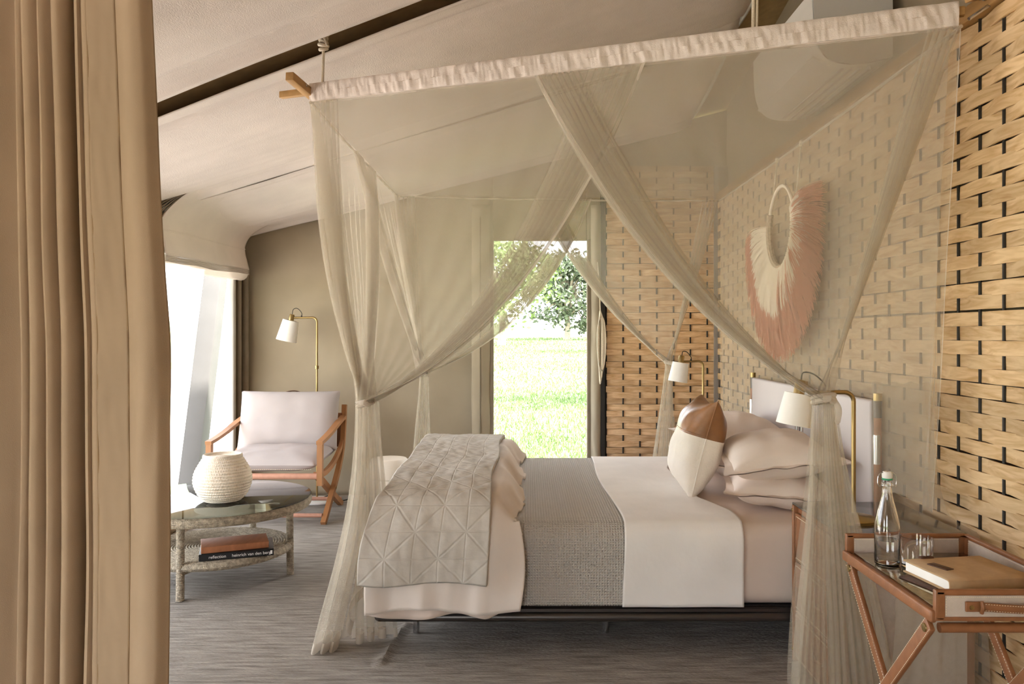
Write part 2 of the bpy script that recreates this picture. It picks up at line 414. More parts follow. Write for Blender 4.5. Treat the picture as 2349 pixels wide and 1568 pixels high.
mb = MB(); mb.box((XR - .005, YB - .03, 1.36), (.035, .05, 2.72)); part('corner_post', mb, mat('corner_post_paint', (.30, .28, .27), .7), wall_b, False)
mb = MB(); mb.box((X0 - .03, YB - .03, 1.36), (.035, .05, 2.72)); part('edge_post', mb, M_rod, wall_b, False)
mb = MB(); mb.box((1.15, YB + .0, 1.36), (1.05, .006, 2.72)); part('backing', mb, M_olived, wall_b, False)

# doorway flaps and frame
mb = MB(); mb.rbox((DX0 - .012, YB - .01, 1.06), (.045, .05, 2.12), .012); mb.rbox((DX1 + .02, YB - .01, 1.06), (.05, .05, 2.12), .012)
door = struct(part('door_1', mb, M_olived))
def flapf(x0, x1, sd):
    def f(u, v):
        x = lerp(x0, x1, u); z = lerp(.0, 2.4, v); return (x + .006 * nz(z * 3, sd), YB - .035 - .03 * math.sin(PI * u) - .008 * nz(x * 20, z * 6, sd), z)
    m = MB(); m.grid(f, 14, 60); return m
o = part('door_flap', flapf(-.47, -.32, 2), M_olive, door); solid(o, .006)
o = part('door_flap', flapf(.515, .60, 5), mat('flap_canvas', (.40, .35, .27), .85, .05, 5), door); solid(o, .006)
mb = MB(); mb.tube([(-.40, YB - .07, 0.0), (-.40, YB - .07, 2.3)], .006, 6); part('flap_seam', mb, M_olived, door)
# left wall with its screened opening
WY0, WY1, WZ0, WZ1 = 2.15, 6.36, .14, 1.87
mb = MB()
def lw(y0, y1, z0, z1):
    mb.grid(lambda u, v: (XL - .015 + .008 * nz(lerp(y0, y1, u) * 3, lerp(z0, z1, v) * 3), lerp(y0, y1, u), lerp(z0, z1, v)), 20, 20)
lw(1.45, WY0, 0, 2.2); lw(-1.85, -1.5, 0, 2.2); lw(-1.5, -1.1, 0, 2.2); lw(.1, 1.45, 0, 2.2); lw(-1.1, .1, 0, WZ0); lw(-1.1, .1, WZ1, 2.2); lw(WY1, YB + .04, 0, 2.25); lw(WY0, WY1, 0, WZ0); lw(WY0, WY1, WZ1, 2.25)  # second opening, unseen beside the camera, is added to let in side light
wall_l = struct(part('wall_left', mb, M_olive)); solid(wall_l, .012, 0)
mb = MB(); mb.grid(lambda u, v: (XL - .03 + .012 * nz(u * 5, v * 3), lerp(WY0, WY1, u), lerp(WZ0, WZ1, v)), 40, 20)
win = struct(part('window_1', mb, M_screen))
mb = MB(); mb.rbox((XL + .005, WY1 + .0, 1.0), (.05, .05, 1.76), .012); part('screen_edge', mb, M_post, win)
mb = MB(); mb.tube([(XL + .045, YB - .05, 0), (XL + .045, YB - .05, 1.95)], .03, 10); mb.tube([(XL + .03, YB - .15, 0), (XL + .03, YB - .15, 1.95)], .02, 10); part('corner_roll', mb, M_olived, wall_l)
mb = MB(); mb.tube([(XL + .06, y, 1.825 - .012 * math.sin((y - 4.6) * 2)) for y in [4.6 + .1 * k for k in range(19)]], [.062 + .006 * nz(k * .9) for k in range(19)], 14)
part('rolled_screen', mb, netmat('rolled_screen_mesh', (.72, .67, .6), .75, .4), win)
mb = MB(); mb.box((XL - .03, 4.2, .16), (.06, 4.3, .05)); part('sill', mb, M_post, win, False)

# unseen canvas wall added behind the camera, its opening sized to tune fill light
FY, FX0, FX1, FZ = -1.8, -1.6, -.55, 1.85
mb = MB()
for x0, x1, z0, z1 in ((-2.4, FX0, 0, 2.6), (FX1, 1.68, 0, 3.9), (FX0, FX1, FZ, 3.9)):
    mb.grid(lambda u, v: (lerp(x0, x1, u), FY, min(lerp(z0, z1, v), roof(lerp(x0, x1, u), FY) + .1)), 8, 8)
o = struct(part('wall_front_added', mb, M_olive)); solid(o, .012, 0)
# folded blind hanging over the screened opening
blind = thing('window_blind', 'pale canvas blind folded up above the bright screened window', 'blind', (XL + .1, 5.85, 1.86))
prof = Path([(-1.86, 0, .0), (-2.08, 0, -.055), (-2.19, 0, -.12), (-2.235, 0, -.20), (-2.232, 0, -.27), (-2.215, 0, -.335), (-2.20, 0, -.40)])
def blf(u, v):
    p = prof(v); y = lerp(4.95, 6.42, u); b = .02 * math.sin(PI * u) * math.sin(PI * v)
    return (p.x - .06 + b + .006 * nz(y * 4, v * 3), y, roof(p.x, y) * (1 - v) + 2.235 * v + p.z + .02 + .012 * nz(y * 2, v * 2, 8) - .025 * v * (1 - u))
mb = MB(); mb.grid(blf, 40, 40); o = part('blind_face', mb, M_lining, blind); solid(o, .006, -1)
mb = MB(); mb.tube([Vector(blf(k / 20, .74)) + Vector((.004, 0, 0)) for k in range(21)], .006, 6); part('seam', mb, M_lining, blind)
for k in range(5):
    mb = MB(); mb.grid(lambda u, v: (lerp(-2.255, -2.37, v), lerp(4.95, 6.42, u), blf(u, 1)[2] - .004 - .009 * k + .004 * nz(u * 9, k) + .012 * v), 30, 6)
    o = part('fold', mb, M_lining, blind); solid(o, .004)
mb = MB()
for k in range(5):
    mb.grid(lambda u, v: (blf(0, v)[0] - .012 - .026 * k - .012 * math.sin(v * 9 + k) * (1 - v), 4.945 - .004 * k + .02 * u, blf(0, v)[2] - .02 * (1 - v) * k * .6 - .01), 2, 30)
o = part('folded_end', mb, M_olived, blind); solid(o, .006)

# curtain tied back at the entrance, close to the camera
YC = 1.78
def cx(px): return (px - VX) * YC / FPX
cut = thing('entrance_curtain', 'tan canvas curtain hanging in deep folds at the left entrance', 'curtain', (cx(180), YC, 0))
key = [(-1200, .02), (-900, .05), (-700, 0), (-520, .05), (-400, .0), (-300, .06), (-200, .0), (-110, .05), (-50, .0), (0, .055), (24, .075), (31, .035), (40, 0), (50, .004), (57, .05), (60, .006), (74, -.012), (88, .012), (94, .055), (97, .01), (112, -.016), (124, .012), (131, .055), (135, .006), (150, -.02), (163, .0), (170, .06), (173, .09), (180, .075), (186, .09), (189, .02), (198, -.008), (207, .016), (212, -.002), (219, -.004), (224, .0)]
cpath = Path([(cx(a), YC + b, 0) for a, b in key], 8)
def curf(u, v):
    p = cpath(u); z = lerp(.016, 2.55, v)
    zz = (z - 1.33)
    sway = .010 * math.sin(zz * 2.2 + u * 3) + (0.022 * (1.0 - z / 1.33) if z < 1.33 else .0) * (-1 if u > .5 else -1) * (u ** 2) * .6
    k = (p.x - cx(0)) / (cx(372) - cx(0))
    sx = -.03 * max(0, zz) * max(0, k)  # the folds draw in towards the top
    return (p.x + sway + sx + .003 * nz(z * 3, u * 40), p.y + .006 * nz(z * 2, u * 30, 3), z)
mb = MB(); mb.grid(curf, 420, 60); o = part('curtain_cloth', mb, M_curtain, cut); solid(o, .004, 0)
def edge(px0, px1, y0, y1):
    def f(u, v):
        z = lerp(.016, 2.55, v); a = Vector(curf(1, v)); k = u
        w = (cx(px1) - cx(224)); w0 = (cx(px0) - cx(224)); s = 1 + .02 * math.sin((z - .4) * 1.35)
        x = a.x + lerp(w0, w, u) * s * (1 - .10 * max(0, z - 1.2)); y = lerp(y0, y1, u) + a.y
        return (x, y, z)
    return f
fb = edge(224, 292, 0, .004)
mb = MB(); mb.grid(lambda u, v: Vector(fb(u, v)) + Vector((0, .004 * nz(u * 3 + v * 10, v * 38, 4) - .003, 0)), 16, 160); o = part('hem_band', mb, M_hemband, cut); solid(o, .005, 0)
fe = edge(292, 368, .004, .012)
mb = MB(); mb.grid(lambda u, v: Vector(fe(u, v)) + Vector((0, .022 * sstep(.80, 1, u) - .022 * math.sin(PI * u) + .009 * math.exp(-((v - .28 - .22 * u) / .05) ** 2) * u, 0)), 30, 110); o = part('leading_edge', mb, M_curtain, cut); solid(o, .004, 0)
for q in (0, 1):
    mb = MB(); mb.tube([Vector(fb(q, k / 50)) + Vector((0, -.004, 0)) for k in range(51)], .0014, 5); part('stitch_line', mb, mat('seam_thread%d' % q, (.30, .20, .11), .9), cut)

# ------------------------------------------------------------------ canopy over the bed
NL = at(712, 235, 3.525); NR = at(2205, 60, 2.654); FL = at(912, 450, 5.908); FR = at(1650, 460, 6.10)
ZN = 2.36
for p in (NL, NR, FL, FR): p.z = ZN
def on_bar(a, b, px):
    k = (px - VX) / FPX; t = (k * a.y - a.x) / ((b.x - a.x) - k * (b.y - a.y)); return a.lerp(b, t)
frame = thing('canopy_frame', 'oak canopy rails roped to the ceiling above the bed', 'canopy frame', (NL.x, NL.y, ZN))
dirn = (NR - NL).normalized(); ydir = (FL - NL).normalized()
mb = MB(); mb.bar(NL - dirn * .165 + Vector((0, .02, .055)), NR + dirn * .02 + Vector((0, .02, .055)), .026, .030); part('rail', mb, M_wood, frame)
mb = MB(); a = NL + Vector((-.012, -.16, .098)); mb.bar(NL + Vector((-.042, -.17, .062)), NL + Vector((-.004, .05, .045)), .036, .036); part('cross_piece', mb, M_wood, frame)
mb = MB(); mb.lathe([(.011, 0), (.011, .006), (.006, .011), (0, .012)], 12, NL + Vector((-.012, -.045, .06)), Matrix.Rotation(R(90), 4, 'X')); part('bolt', mb, M_chrome, frame)
a = NR + Vector((.02, -.02, .075))
mb = MB(); mb.bar(a + Vector((-.02, -.02, .01)), a + Vector((.13, .05, .06)), .03, .04); part('wall_bracket', mb, M_wood, frame)
mb = MB(); mb.tube([NR + Vector((.02, -.01, .02)), NR + Vector((.10, .0, .075))], .006, 8); mb.lathe([(.014, 0), (.014, .01), (0, .012)], 10, NR + Vector((.06, -.03, .085)), Matrix.Rotation(R(90), 4, 'X')); part('bracket_screw', mb, M_chrome, frame)
def rope_at(px, d, z0, z1, name, label, double=False):
    p = at(px, 300, d); t = thing(name, label, 'rope', (p.x, p.y, z0)); m = MB()
    m.tube([(p.x, p.y, z0), (p.x + .003, p.y, (z0 + z1) / 2), (p.x + .004, p.y, z1)], .0065, 8); part('cord', m, M_rope, t)
    if double:
        m = MB(); m.tube([(p.x + .014, p.y, z0), (p.x + .018, p.y, (z0 + z1) / 2), (p.x + .006, p.y, z1)], .005, 8); part('cord', m, M_rope, t)
    m = MB()
    for k in range(6):
        zc = z1 - .012 - .017 * k; rr = .019 if k in (1, 4) else .015
        m.tube([(p.x + .004 + rr * math.cos(q) , p.y + rr * math.sin(q), zc + .006 * math.cos(q + k)) for q in [2 * PI * j / 12 for j in range(12)]], .0085, 7, True)
    m.tube([(p.x + .012, p.y - .018, z1 - .05), (p.x + .026, p.y - .02, z1 - .09)], .006, 7)
    part('knot', m, M_rope, t)
rope_at(740, 3.545, 2.44, 2.70, 'hanging_rope', 'knotted cotton rope holding up the left end of the canopy rail')
rope_at(1727, 3.0, 2.46, 2.90, 'hanging_rope', 'doubled thin cord hanging to the canopy rail near the air conditioner', True)

net = thing('mosquito_net', 'sheer beige mosquito net draped and tied around the bed', 'mosquito net', (.2, 4.4, 0))
# casing gathered on the near rail
def sleeve(u, v):
    a = 2 * PI * v; c = NL.lerp(NR, u) + Vector((0, .02, .045)); x = u * 2.65
    w = .027 + .005 * nz(x * 26, v * 2.0, 1); h = .047 + .0015 * nz(x * 9, 2)
    ca, sa = math.cos(a), math.sin(a); k = 1 / max(abs(ca), abs(sa)) ** .75
    wr = (.0085 * nz(x * 36 + .6 * sa, sa * .7, 3) + .004 * nz(x * 95 + .8 * sa, sa, 7)) * (1 - .75 * sstep(.35, .95, sa))
    nrm = Vector((-dirn.y, dirn.x, 0)) * -1
    return c + nrm * (ca * (w + wr) * k * .85) + Vector((0, 0, sa * h * k * .92))
mb = MB(); mb.grid(lambda u, v: sleeve(u, v), 620, 28); part('sleeve', mb, M_sleeve, net)
# top
mb = MB(); mb.grid(lambda u, v: NL.lerp(NR, u).lerp(FL.lerp(FR, u), v) + Vector((0, 0, -.03 * math.sin(PI * u) * math.sin(PI * v) + .01 * nz(u * 4, v * 4))), 40, 40); part('top_sheet', mb, M_net, net)
mb = MB(); mb.grid(lambda u, v: NL.lerp(NR, u).lerp(FL.lerp(FR, u), v) + Vector((0, 0, .012 - .055 * math.sin(PI * u) * math.sin(PI * v) + .012 * nz(u * 5, v * 5, 4))), 40, 40); part('top_sheet', mb, M_net, net)
for a, b in ((FL, FR), (NL, FL), (NR, FR)):
    mb = MB(); mb.tube([a.lerp(b, k / 30) + Vector((0, 0, -.012 * math.sin(PI * k / 30) + .004 * nz(k * .8))) for k in range(31)], .007, 6); part('edge_tape', mb, M_hem, net)

def panel(T0, T1, K, C0, C1, nf0=5, nf1=8, f0=.22, w0=.10, f1=.42, w1=.16, A=.0215, B=.030, side=None, hem0=False, hem1=True, nu=380, nv=56, seed=0):
    """net hung along T0-T1 and drawn to the knot K, with the spare cloth folded along both edges"""
    nrm = (T1 - T0).cross(Vector((0, 0, 1))).normalized()
    def f(u, v):
        fold = 0; am = .4 + .6 * sstep(0, .3, v)
        if u < f0:
            t = u / f0; w = w0 * t; ph = 2 * PI * nf0 * t; e = math.sin(PI * min(1, t * 1.0)) ** .5; fold = e
        elif u > 1 - f1:
            t = (u - 1 + f1) / f1; w = 1 - w1 + w1 * t; ph = 2 * PI * nf1 * t; e = sstep(0, .12, t); fold = e
        else:
            t = (u - f0) / (1 - f0 - f1); w = lerp(w0, 1 - w1, t); ph = 2 * PI * 7 * t + 2 * nz(t * 6, seed); fold = .25
        amp = A * fold * am
        ww = w + (amp * math.sin(ph + .6 * nz(u * 9, v * 2, seed)) if fold != .25 else 0)
        ww = max(-.012, min(1.0, ww))
        P0 = T0.lerp(T1, ww); C = C0.lerp(C1, ww)
        p = P0 * (1 - v) ** 2 + C * (2 * v * (1 - v)) + K * v * v
        bb = B * am * fold * (1 - .3 * v)
        p = p + nrm * (bb * math.cos(ph) + .010 * nz(u * 12, v * 2.5, seed + 3) * math.sin(PI * v))
        k = sstep(.82, 1, v); a = 2 * PI * u * 2.5
        return p + Vector((math.cos(a) * .026, math.sin(a) * .026, 0)) * k
    def mi(u, v): return 1 if (hem1 and u > .985) or (hem0 and u < .015) else 0
    m = MB(); m.grid(f, nu, nv, mi); return m
def tail(K, B, w0, w1, n, zb, dep=.05, nu=170, nv=50, seed=0, bow=.0, hemw=.05):
    K = Vector(K); B = Vector(B); L = K.z - B.z
    def f(u, v):
        zend = zb(u); z = lerp(K.z, zend, v); t = (K.z - z) / L
        c = K.lerp(B, t); w = lerp(w0, w1, sstep(0, .9, t) * .6 + t * .4)
        ph = 2 * PI * n * u + 1.2 * nz(u * 4, t * 1.5, seed)
        x = (u - .5) * w + .16 * w * math.sin(ph) / max(1, n / 4) + bow * math.sin(PI * t)
        y = dep * (.25 + .75 * sstep(0, .7, t)) * math.cos(ph) * (.7 + .3 * math.sin(u * 5 + seed)) + .02 * (u - .5)
        return (c.x + x + .006 * nz(t * 3, u * 7, seed), c.y + y, max(.012, z))
    def mi(u, v): return 1 if (1 - v) * (K.z - zb(u)) < hemw else 0
    m = MB(); m.grid(f, nu, nv, mi); return m
def knot(K, r=.034, ends=True, seed=0):
    m = MB(); K = Vector(K)
    for k in range(2):
        m.tube([K + Vector((r * math.cos(q), r * .9 * math.sin(q), -.006 + .014 * k + .008 * math.cos(q + seed))) for q in [2 * PI * j / 20 for j in range(20)]], .0085, 7, True)
    m.tube([K + Vector((-.012, -r - .004, .002)), K + Vector((.004, -r - .014, .006)), K + Vector((.018, -r - .004, -.004))], .012, 8)
    if ends:
        m.tube(catmull([K + Vector((.02, -r, 0)), K + Vector((.034, -r - .006, -.03)), K + Vector((.03, -r, -.075))], 5), [.009] * 10 + [.004], 7, flat=.5)
    return m
KL = at(838, 924, 3.33); KR = at(1889, 915, 2.52); KFL = at(972, 856, 5.62); KFR = at(1535, 832, 5.62)
PM = [M_net, M_hem]
part('net_panel', panel(NL, on_bar(NL, NR, 1482), KL, at(735, 720, 3.45), at(1238, 775, 3.12), seed=1, nf0=6), PM, net)
part('net_panel', panel(NR, on_bar(NL, NR, 1224), KR, at(2052, 470, 2.57), at(1502, 728, 2.76), seed=2, nf0=5, f0=.26, w0=.07, f1=.40, w1=.13), PM, net)
part('net_panel', panel(FL, on_bar(FL, FR, 1357), KFL, at(925, 650, 5.8), at(1237, 773, 5.8), seed=3, f1=.35, w1=.12), PM, net)
part('net_panel', panel(FR, on_bar(FL, FR, 1224), KFR, at(1600, 640, 5.9), at(1364, 715, 5.85), seed=4, f1=.35, w1=.12), PM, net)
part('net_panel', panel(NL, NL.lerp(FL, .62), KL, at(760, 600, 3.6), at(870, 640, 4.0), seed=5, f1=.3, w1=.15), PM, net)
part('net_panel', panel(FL, NL.lerp(FL, .38), KFL, at(935, 650, 5.8), at(890, 620, 4.7), seed=6, f1=.3, w1=.15), PM, net)
part('net_tail', tail(KL, Vector((-.785, 3.36, .012)), .08, .25, 6.5, lambda u: lerp(.014, .60, sstep(.38, 1.0, u)), .08, seed=1, bow=.045, nv=70), PM, net)
part('net_tail', tail(KL + Vector((.01, .05, 0)), Vector((KL.x + .02, KL.y + .08, .012)), .06, .17, 3.5, lambda u: .02 + .02 * u, .045, seed=7), PM, net)
part('net_tail', tail(KR, Vector((.965, 2.53, .012)), .075, .28, 11, lambda u: .014, .045, seed=2), PM, net)
part('net_tail', tail(KR + Vector((.03, .035, 0)), Vector((1.09, 2.55, .012)), .05, .24, 6, lambda u: .014, .03, seed=8), PM, net)
part('net_tail', tail(KFL, Vector((KFL.x - .02, 5.62, .012)), .06, .17, 11, lambda u: .02, .05, seed=3), PM, net)
part('net_tail', tail(KFR, Vector((KFR.x - .06, 5.62, .012)), .06, .22, 10, lambda u: .02, .05, seed=4), PM, net)
for i, K in enumerate((KL, KR, KFL, KFR)): part('tie_band', knot(K, .032 if i < 2 else .03, i == 1, i), M_hem, net)
# strip behind the headboard, straight down the wall
def wallnet(u, v):
    y = lerp(NR.y, FR.y, u); zb = .70; z = lerp(ZN, zb, v); x = lerp(NR.x, FR.x, u)
    n = .006 * math.sin(u * 150 + 3 * nz(u * 20, v)) * (.3 + .7 * v) + .008 * nz(u * 14, v * 2)
    e = (1 - sstep(0, .08, u)) * v
    return (min(1.515, x + .035 * v + n - .05 * e), y + .008 * math.sin(u * 130) * v * .5 + .16 * e, z)
mb = MB(); mb.grid(wallnet, 330, 40, lambda u, v: 1 if u < .004 else 0); part('wall_side_sheet', mb, PM, net)
mb = MB(); mb.grid(lambda u, v: Vector(wallnet(u * .985 + .012, v)) + Vector((-.018 + .004 * math.sin(u * 110), .004 * math.sin(u * 90 + 2) * v, 0)), 330, 40); part('wall_side_sheet', mb, PM, net)
dp = Path([(0, 2.92, 1.15), (0, 2.88, .85), (0, 2.83, .715), (0, 2.76, .678), (0, 2.68, .672), (0, 2.628, .66), (0, 2.612, .58), (0, 2.60, .3), (0, 2.60, .014)])
def drape(u, v):
    p = dp(v); x = lerp(1.16 + .10 * (1 - v), 1.47 + .03 * v, u)
    return (x + .02 * nz(v * 3, u * 4) * v, p.y - .028 * abs(math.sin(u * 17 + 1.5 * nz(v * 2, u * 3))) * (1 if v > .45 else .2) * (1 - .2 * u) + .0, p.z + .004 * math.sin(u * 21) * (1 if v < .5 else 0) + .005)
mb = MB(); mb.grid(drape, 90, 70); part('corner_drape', mb, PM, net)

# ------------------------------------------------------------------ bed
BX0, BX1, BY0, BY1, BZ0, BZ1 = -.60, 1.395, 3.29, 5.08, .205, .542
bed = thing('bed', 'low metal framed bed with grey upholstered headboard on posts', 'bed', (.4, 4.18, 0))
for y in (BY0 - .0, BY1):
    mb = MB(); mb.tube([(BX0 - .02, y, .165), (1.43, y, .165)], .019, 14); part('side_rail', mb, M_steel, bed)
    mb = MB(); mb.box((.40, y + (.012 if y < 4 else -.012), .192), (2.0, .03, .012)); part('ledge', mb, M_steel, bed, False)
for x in (BX0 - .02, 1.43):
    mb = MB(); mb.tube([(x, BY0, .165), (x, BY1, .165)], .019, 14); part('end_rail', mb, M_steel, bed)
for x in (-.50, .342, 1.2):
    for y in (3.53, 4.83):
        mb = MB(); mb.tube([(x, y, .012), (x, y, .185)], .0145, 14); part('leg', mb, M_chrome, bed)
mb = MB(); mb.box((.40, 4.185, .19), (2.0, 1.7, .02)); part('base_board', mb, M_steel, bed, False)
XH = 1.435
def post(y, top=1.09):
    m = MB(); m.tube([(XH, y, .02), (XH, y, top - .10)], .0155, 14); p = part('headboard_post', m, M_leather, bed)
    m = MB(); m.tube([(XH, y, top - .10), (XH, y, top - .03)], .0165, 14); part('collar', m, M_steel, p)
    m = MB(); m.tube([(XH, y, top - .03), (XH, y, top)], .0175, 14); part('cap', m, M_brass, p)
    m = MB(); m.tube([(XH - .004, y, .80), (XH - .004, y, .92)], .0175, 14); part('sleeve', m, M_chrome, p)
for y in (3.27, 4.14, 4.215, 5.09): post(y)
for y0, y1 in ((3.30, 4.115), (4.24, 5.06)):
    mb = MB(); mb.rbox((XH, (y0 + y1) / 2, .78), (.035, y1 - y0, .56), .012, 3); part('headboard_panel', mb, M_headb, bed)
mb = MB(); mb.rbox(((BX0 + BX1) / 2, (BY0 + BY1) / 2, (BZ0 + BZ1) / 2), (BX1 - BX0, BY1 - BY0, BZ1 - BZ0), .065, 6)
tag(part('mattress', mb, M_sheet), 'deep mattress in a smooth pink beige fitted sheet', 'mattress')

def over(y_out, top, zb, r=.075):
    """section over the bed from the near hem across the top to the far hem"""
    a = BY0 - y_out; b = BY1 + y_out
    return Path([(0, a - .0, zb), (0, a, (zb + top - r) / 2), (0, a, top - r), (0, a + r * .3, top - r * .3), (0, a + r, top), (0, a + .35, top + .002), (0, b - .35, top + .002), (0, b - r, top), (0, b - r * .3, top - r * .3), (0, b, top - r), (0, b, zb + .05), (0, b, zb)])
def cloth(name, label, cat, x0f, x1f, pth, m, th, nu, nv, wr=.0, seed=0, group=None, wrs=(6, 5)):
    def f(u, v):
        p = pth(v); x = lerp(x0f(v), x1f(v), u)
        n = wr * nz(x * wrs[0], v * pth.L * wrs[1], seed)
        d = .35 if .3 < v < .7 else 1
        return (x, p.y - n * (1 if v < .5 else -1) * (0 if .25 < v < .75 else 1), p.z + n * (1 if .2 < v < .8 else 0))
    b = MB(); b.grid(f, nu, nv, uvf=lambda u, v: (lerp(x0f(v), x1f(v), u), v * pth.L)); o = part(name, b, m); solid(o, th, 1 if False else 0)
    return tag(o, label, cat, group)
cloth('blanket', 'grey beige waffle blanket spread across the middle of the bed', 'blanket', lambda v: -.56, lambda v: .402, over(.011, BZ1 + .009, .215), M_waffle, .006, 60, 160)
def foldx(v):
    k = abs(v - .5) * 2; return .80 + .085 * sstep(.30, .62, k)
cloth('top_sheet', 'white linen top sheet turned back over the blanket', 'bed sheet', lambda v: .385 + .012 * math.sin(v * 9), foldx, over(.018, BZ1 + .017, .212), M_linen, .006, 60, 160, .004, 3)
mb = MB(); mb.tube([(x / 40 * .95 - .55, BY0 + .04, BZ1 + .0125) for x in range(41)], .004, 6)
# duvet folded over the foot of the bed, quilt on top of it
dsec = Path([(0, 3.205, .215), (0, 3.20, .36), (0, 3.205, .50), (0, 3.235, .595), (0, 3.33, .655), (0, 3.7, .682), (0, 4.2, .688), (0, 4.8, .685), (0, 5.02, .66), (0, 5.11, .58), (0, 5.14, .45), (0, 5.14, .25)])
def duv(u, v):
    p = dsec(v); x = lerp(lerp(-.66, -.60, sstep(.03, .2, v)), -.035 + .02 * math.sin(v * 25), u)
    e = sstep(.80, 1, u); yy = p.y; zz = p.z
    if zz > .5: zz = lerp(zz, min(zz, .56), e ** 1.5)
    if v < .3: yy = lerp(yy, max(yy, 3.25), e * .8 * sstep(.3, .5, zz))
    puff = .012 * nz(x * 9, v * 14, 5) * (1 + 2.0 * e) + .010 * math.sin(v * dsec.L * 34 + 3 * nz(v * 9, 1)) * e * (1 if .12 < v < .88 else .2)
    if v < .18: yy -= .010 * nz(x * 14, v * 4, 2) + .012 * math.sin(x * 26) * (1 - v / .18)
    return (x, yy - (puff if v < .3 else 0), zz + (puff if .15 < v < .85 else .01 * math.sin(x * 13 + 1)))
mb = MB(); mb.grid(duv, 80, 190); o = part('duvet', mb, M_duvet); solid(o, .014, 0); tag(o, 'puffy pale pink duvet bunched under the quilt at the bed foot', 'duvet')
def low(u, v):
    x = lerp(-.66, -.10, u); z = lerp(.55, .185 + .012 * math.sin(x * 16) + .03 * sstep(.85, 1, u), v)
    return (x, 3.258 - .03 * v - .014 * math.sin(x * 30 + 1) * v, z)
mb = MB(); mb.grid(low, 80, 20); o = part('bed_throw', mb, M_sheet); solid(o, .008); tag(o, 'beige pink sheet hanging lowest below the duvet at the near side', 'sheet')
qsec = Path([(0, 3.172, .335), (0, 3.168, .43), (0, 3.175, .53), (0, 3.212, .62), (0, 3.31, .682), (0, 3.7, .708), (0, 4.2, .714), (0, 4.8, .711), (0, 5.03, .688), (0, 5.135, .60), (0, 5.165, .45), (0, 5.165, .33)])
def qlt(u, v):
    p = qsec(v); x = lerp(lerp(-.672, -.60, sstep(.02, .2, v)) - .03 * sstep(.4, .8, v), -.158 + .008 * math.sin(v * 17), u)
    n = .010 * nz(x * 6, v * 10, 9) + .004 * nz(x * 25, v * 40, 2)
    zz = p.z + n * (1 if .14 < v < .86 else 0); yy = p.y - (n if v < .2 else 0) - .012 * math.sin(x * 11 + 2) * (1 - sstep(0, .16, v))
    if v < .02: zz += .006 * math.sin(x * 14)
    return (x - .01 * sstep(.2, 0, v), yy, zz)
mb = MB(); mb.grid(qlt, 110, 280, uvf=lambda u, v: (u * .514, v * qsec.L)); o = part('quilt', mb, M_quilt); solid(o, .016, 0)
tag(o, 'grey beige stitched quilt with star pattern folded across the bed foot', 'quilt')

# ------------------------------------------------------------------ pillows
def pillow_mb(M, w, h, t, flange=0.0, wr=.006, seed=0, p=2.6, pinch=.07, n=46, mi=None, both=True):
    m = MB(M)
    def prof(x, y):
        a = max(0, 1 - abs(x) ** p); b = max(0, 1 - abs(y) ** p); return (a * b) ** .5
    ex = 1 + flange * 2 / w; ey = 1 + flange * 2 / h
    def f(sg):
        def g(u, v):
            x = (u * 2 - 1) * ex; y = (v * 2 - 1) * ey
            T = prof(max(-1, min(1, x)), max(-1, min(1, y)))
            z = sg * (t / 2 * T + (.002 if flange else 0)) + wr * nz(x * 2.6, y * 2.6, seed + sg) * T + (.010 * nz(x * 3, y * 3, seed) if T < .01 else 0)
            return (x * w / 2 * (1 - pinch * (1 - abs(y)) * 0 - pinch * max(0, 1 - y * y) * abs(x) ** 3), y * h / 2 * (1 - pinch * max(0, 1 - x * x) * abs(y) ** 3), z)
        return g
    m.grid(f(1), n, n, mi); m.grid(f(-1), n, n, mi)
    return m
def loc(p, rz=0, rx=0, ry=0): return Matrix.Translation(Vector(p)) @ Matrix.Rotation(rz, 4, 'Z') @ Matrix.Rotation(ry, 4, 'Y') @ Matrix.Rotation(rx, 4, 'X')
G = 'bed pillows'
def pil(M, label, seed, t=.17, w=.44, h=.66):
    m = pillow_mb(M, w, h, t, .05, .012, seed); o = part('pillow', m, M_pillow); tag(o, label, 'pillow', G); return o
pil(loc((1.17, 3.77, .625), R(-9), 0, R(3)), 'pale pink pillow lying lowest in the stack beside the leather box', 1, .165)
pil(loc((1.16, 3.79, .765), R(-7), R(2), R(-7)), 'plump pale pink pillow on top of the near stack', 2, .20)
pil(loc((1.17, 4.62, .625), R(4), 0, R(2)), 'pale pink pillow lying lowest in the far stack', 3, .165)
pil(loc((1.16, 4.62, .775), R(3), 0, R(-6)), 'pale pink pillow on top of the far stack behind the leather cushion', 4, .20)
# scatter cushion standing on its edge
Mc = Matrix.Translation(Vector((.845, 4.0, .782))) @ Matrix.Rotation(R(-3), 4, 'Z') @ Matrix.Rotation(R(-90 + 15), 4, 'Y') @ Matrix.Rotation(R(0), 4, 'X')
sc = thing('scatter_cushion', 'square cushion of brown leather above cream hide propped on the bed', 'cushion', (.80, 4.0, .56))
cm = pillow_mb(Mc, .49, .47, .24, 0, .014, 6, 2.4, .16, 56)
top = MB(); bot = MB()
bm = bmesh.new(); me = cm.mesh('tmp', M_hide)
bm.from_mesh(me)
inv = Mc.inverted()
def sub(keep):
    b2 = bm.copy(); dead = [f for f in b2.faces if ((inv @ f.calc_center_median()).x > .055) != keep]
    bmesh.ops.delete(b2, geom=dead, context='FACES'); mm = bpy.data.meshes.new('cushion'); b2.to_mesh(mm); b2.free(); return mm
for keep, nm, ma in ((True, 'leather_top', M_saddle), (False, 'hide_base', M_hide)):
    mm = sub(keep); mm.materials.clear(); mm.materials.append(ma); o = put(mm, nm, sc)
    mm.polygons.foreach_set('use_smooth', [True] * len(mm.polygons))
bm.free()
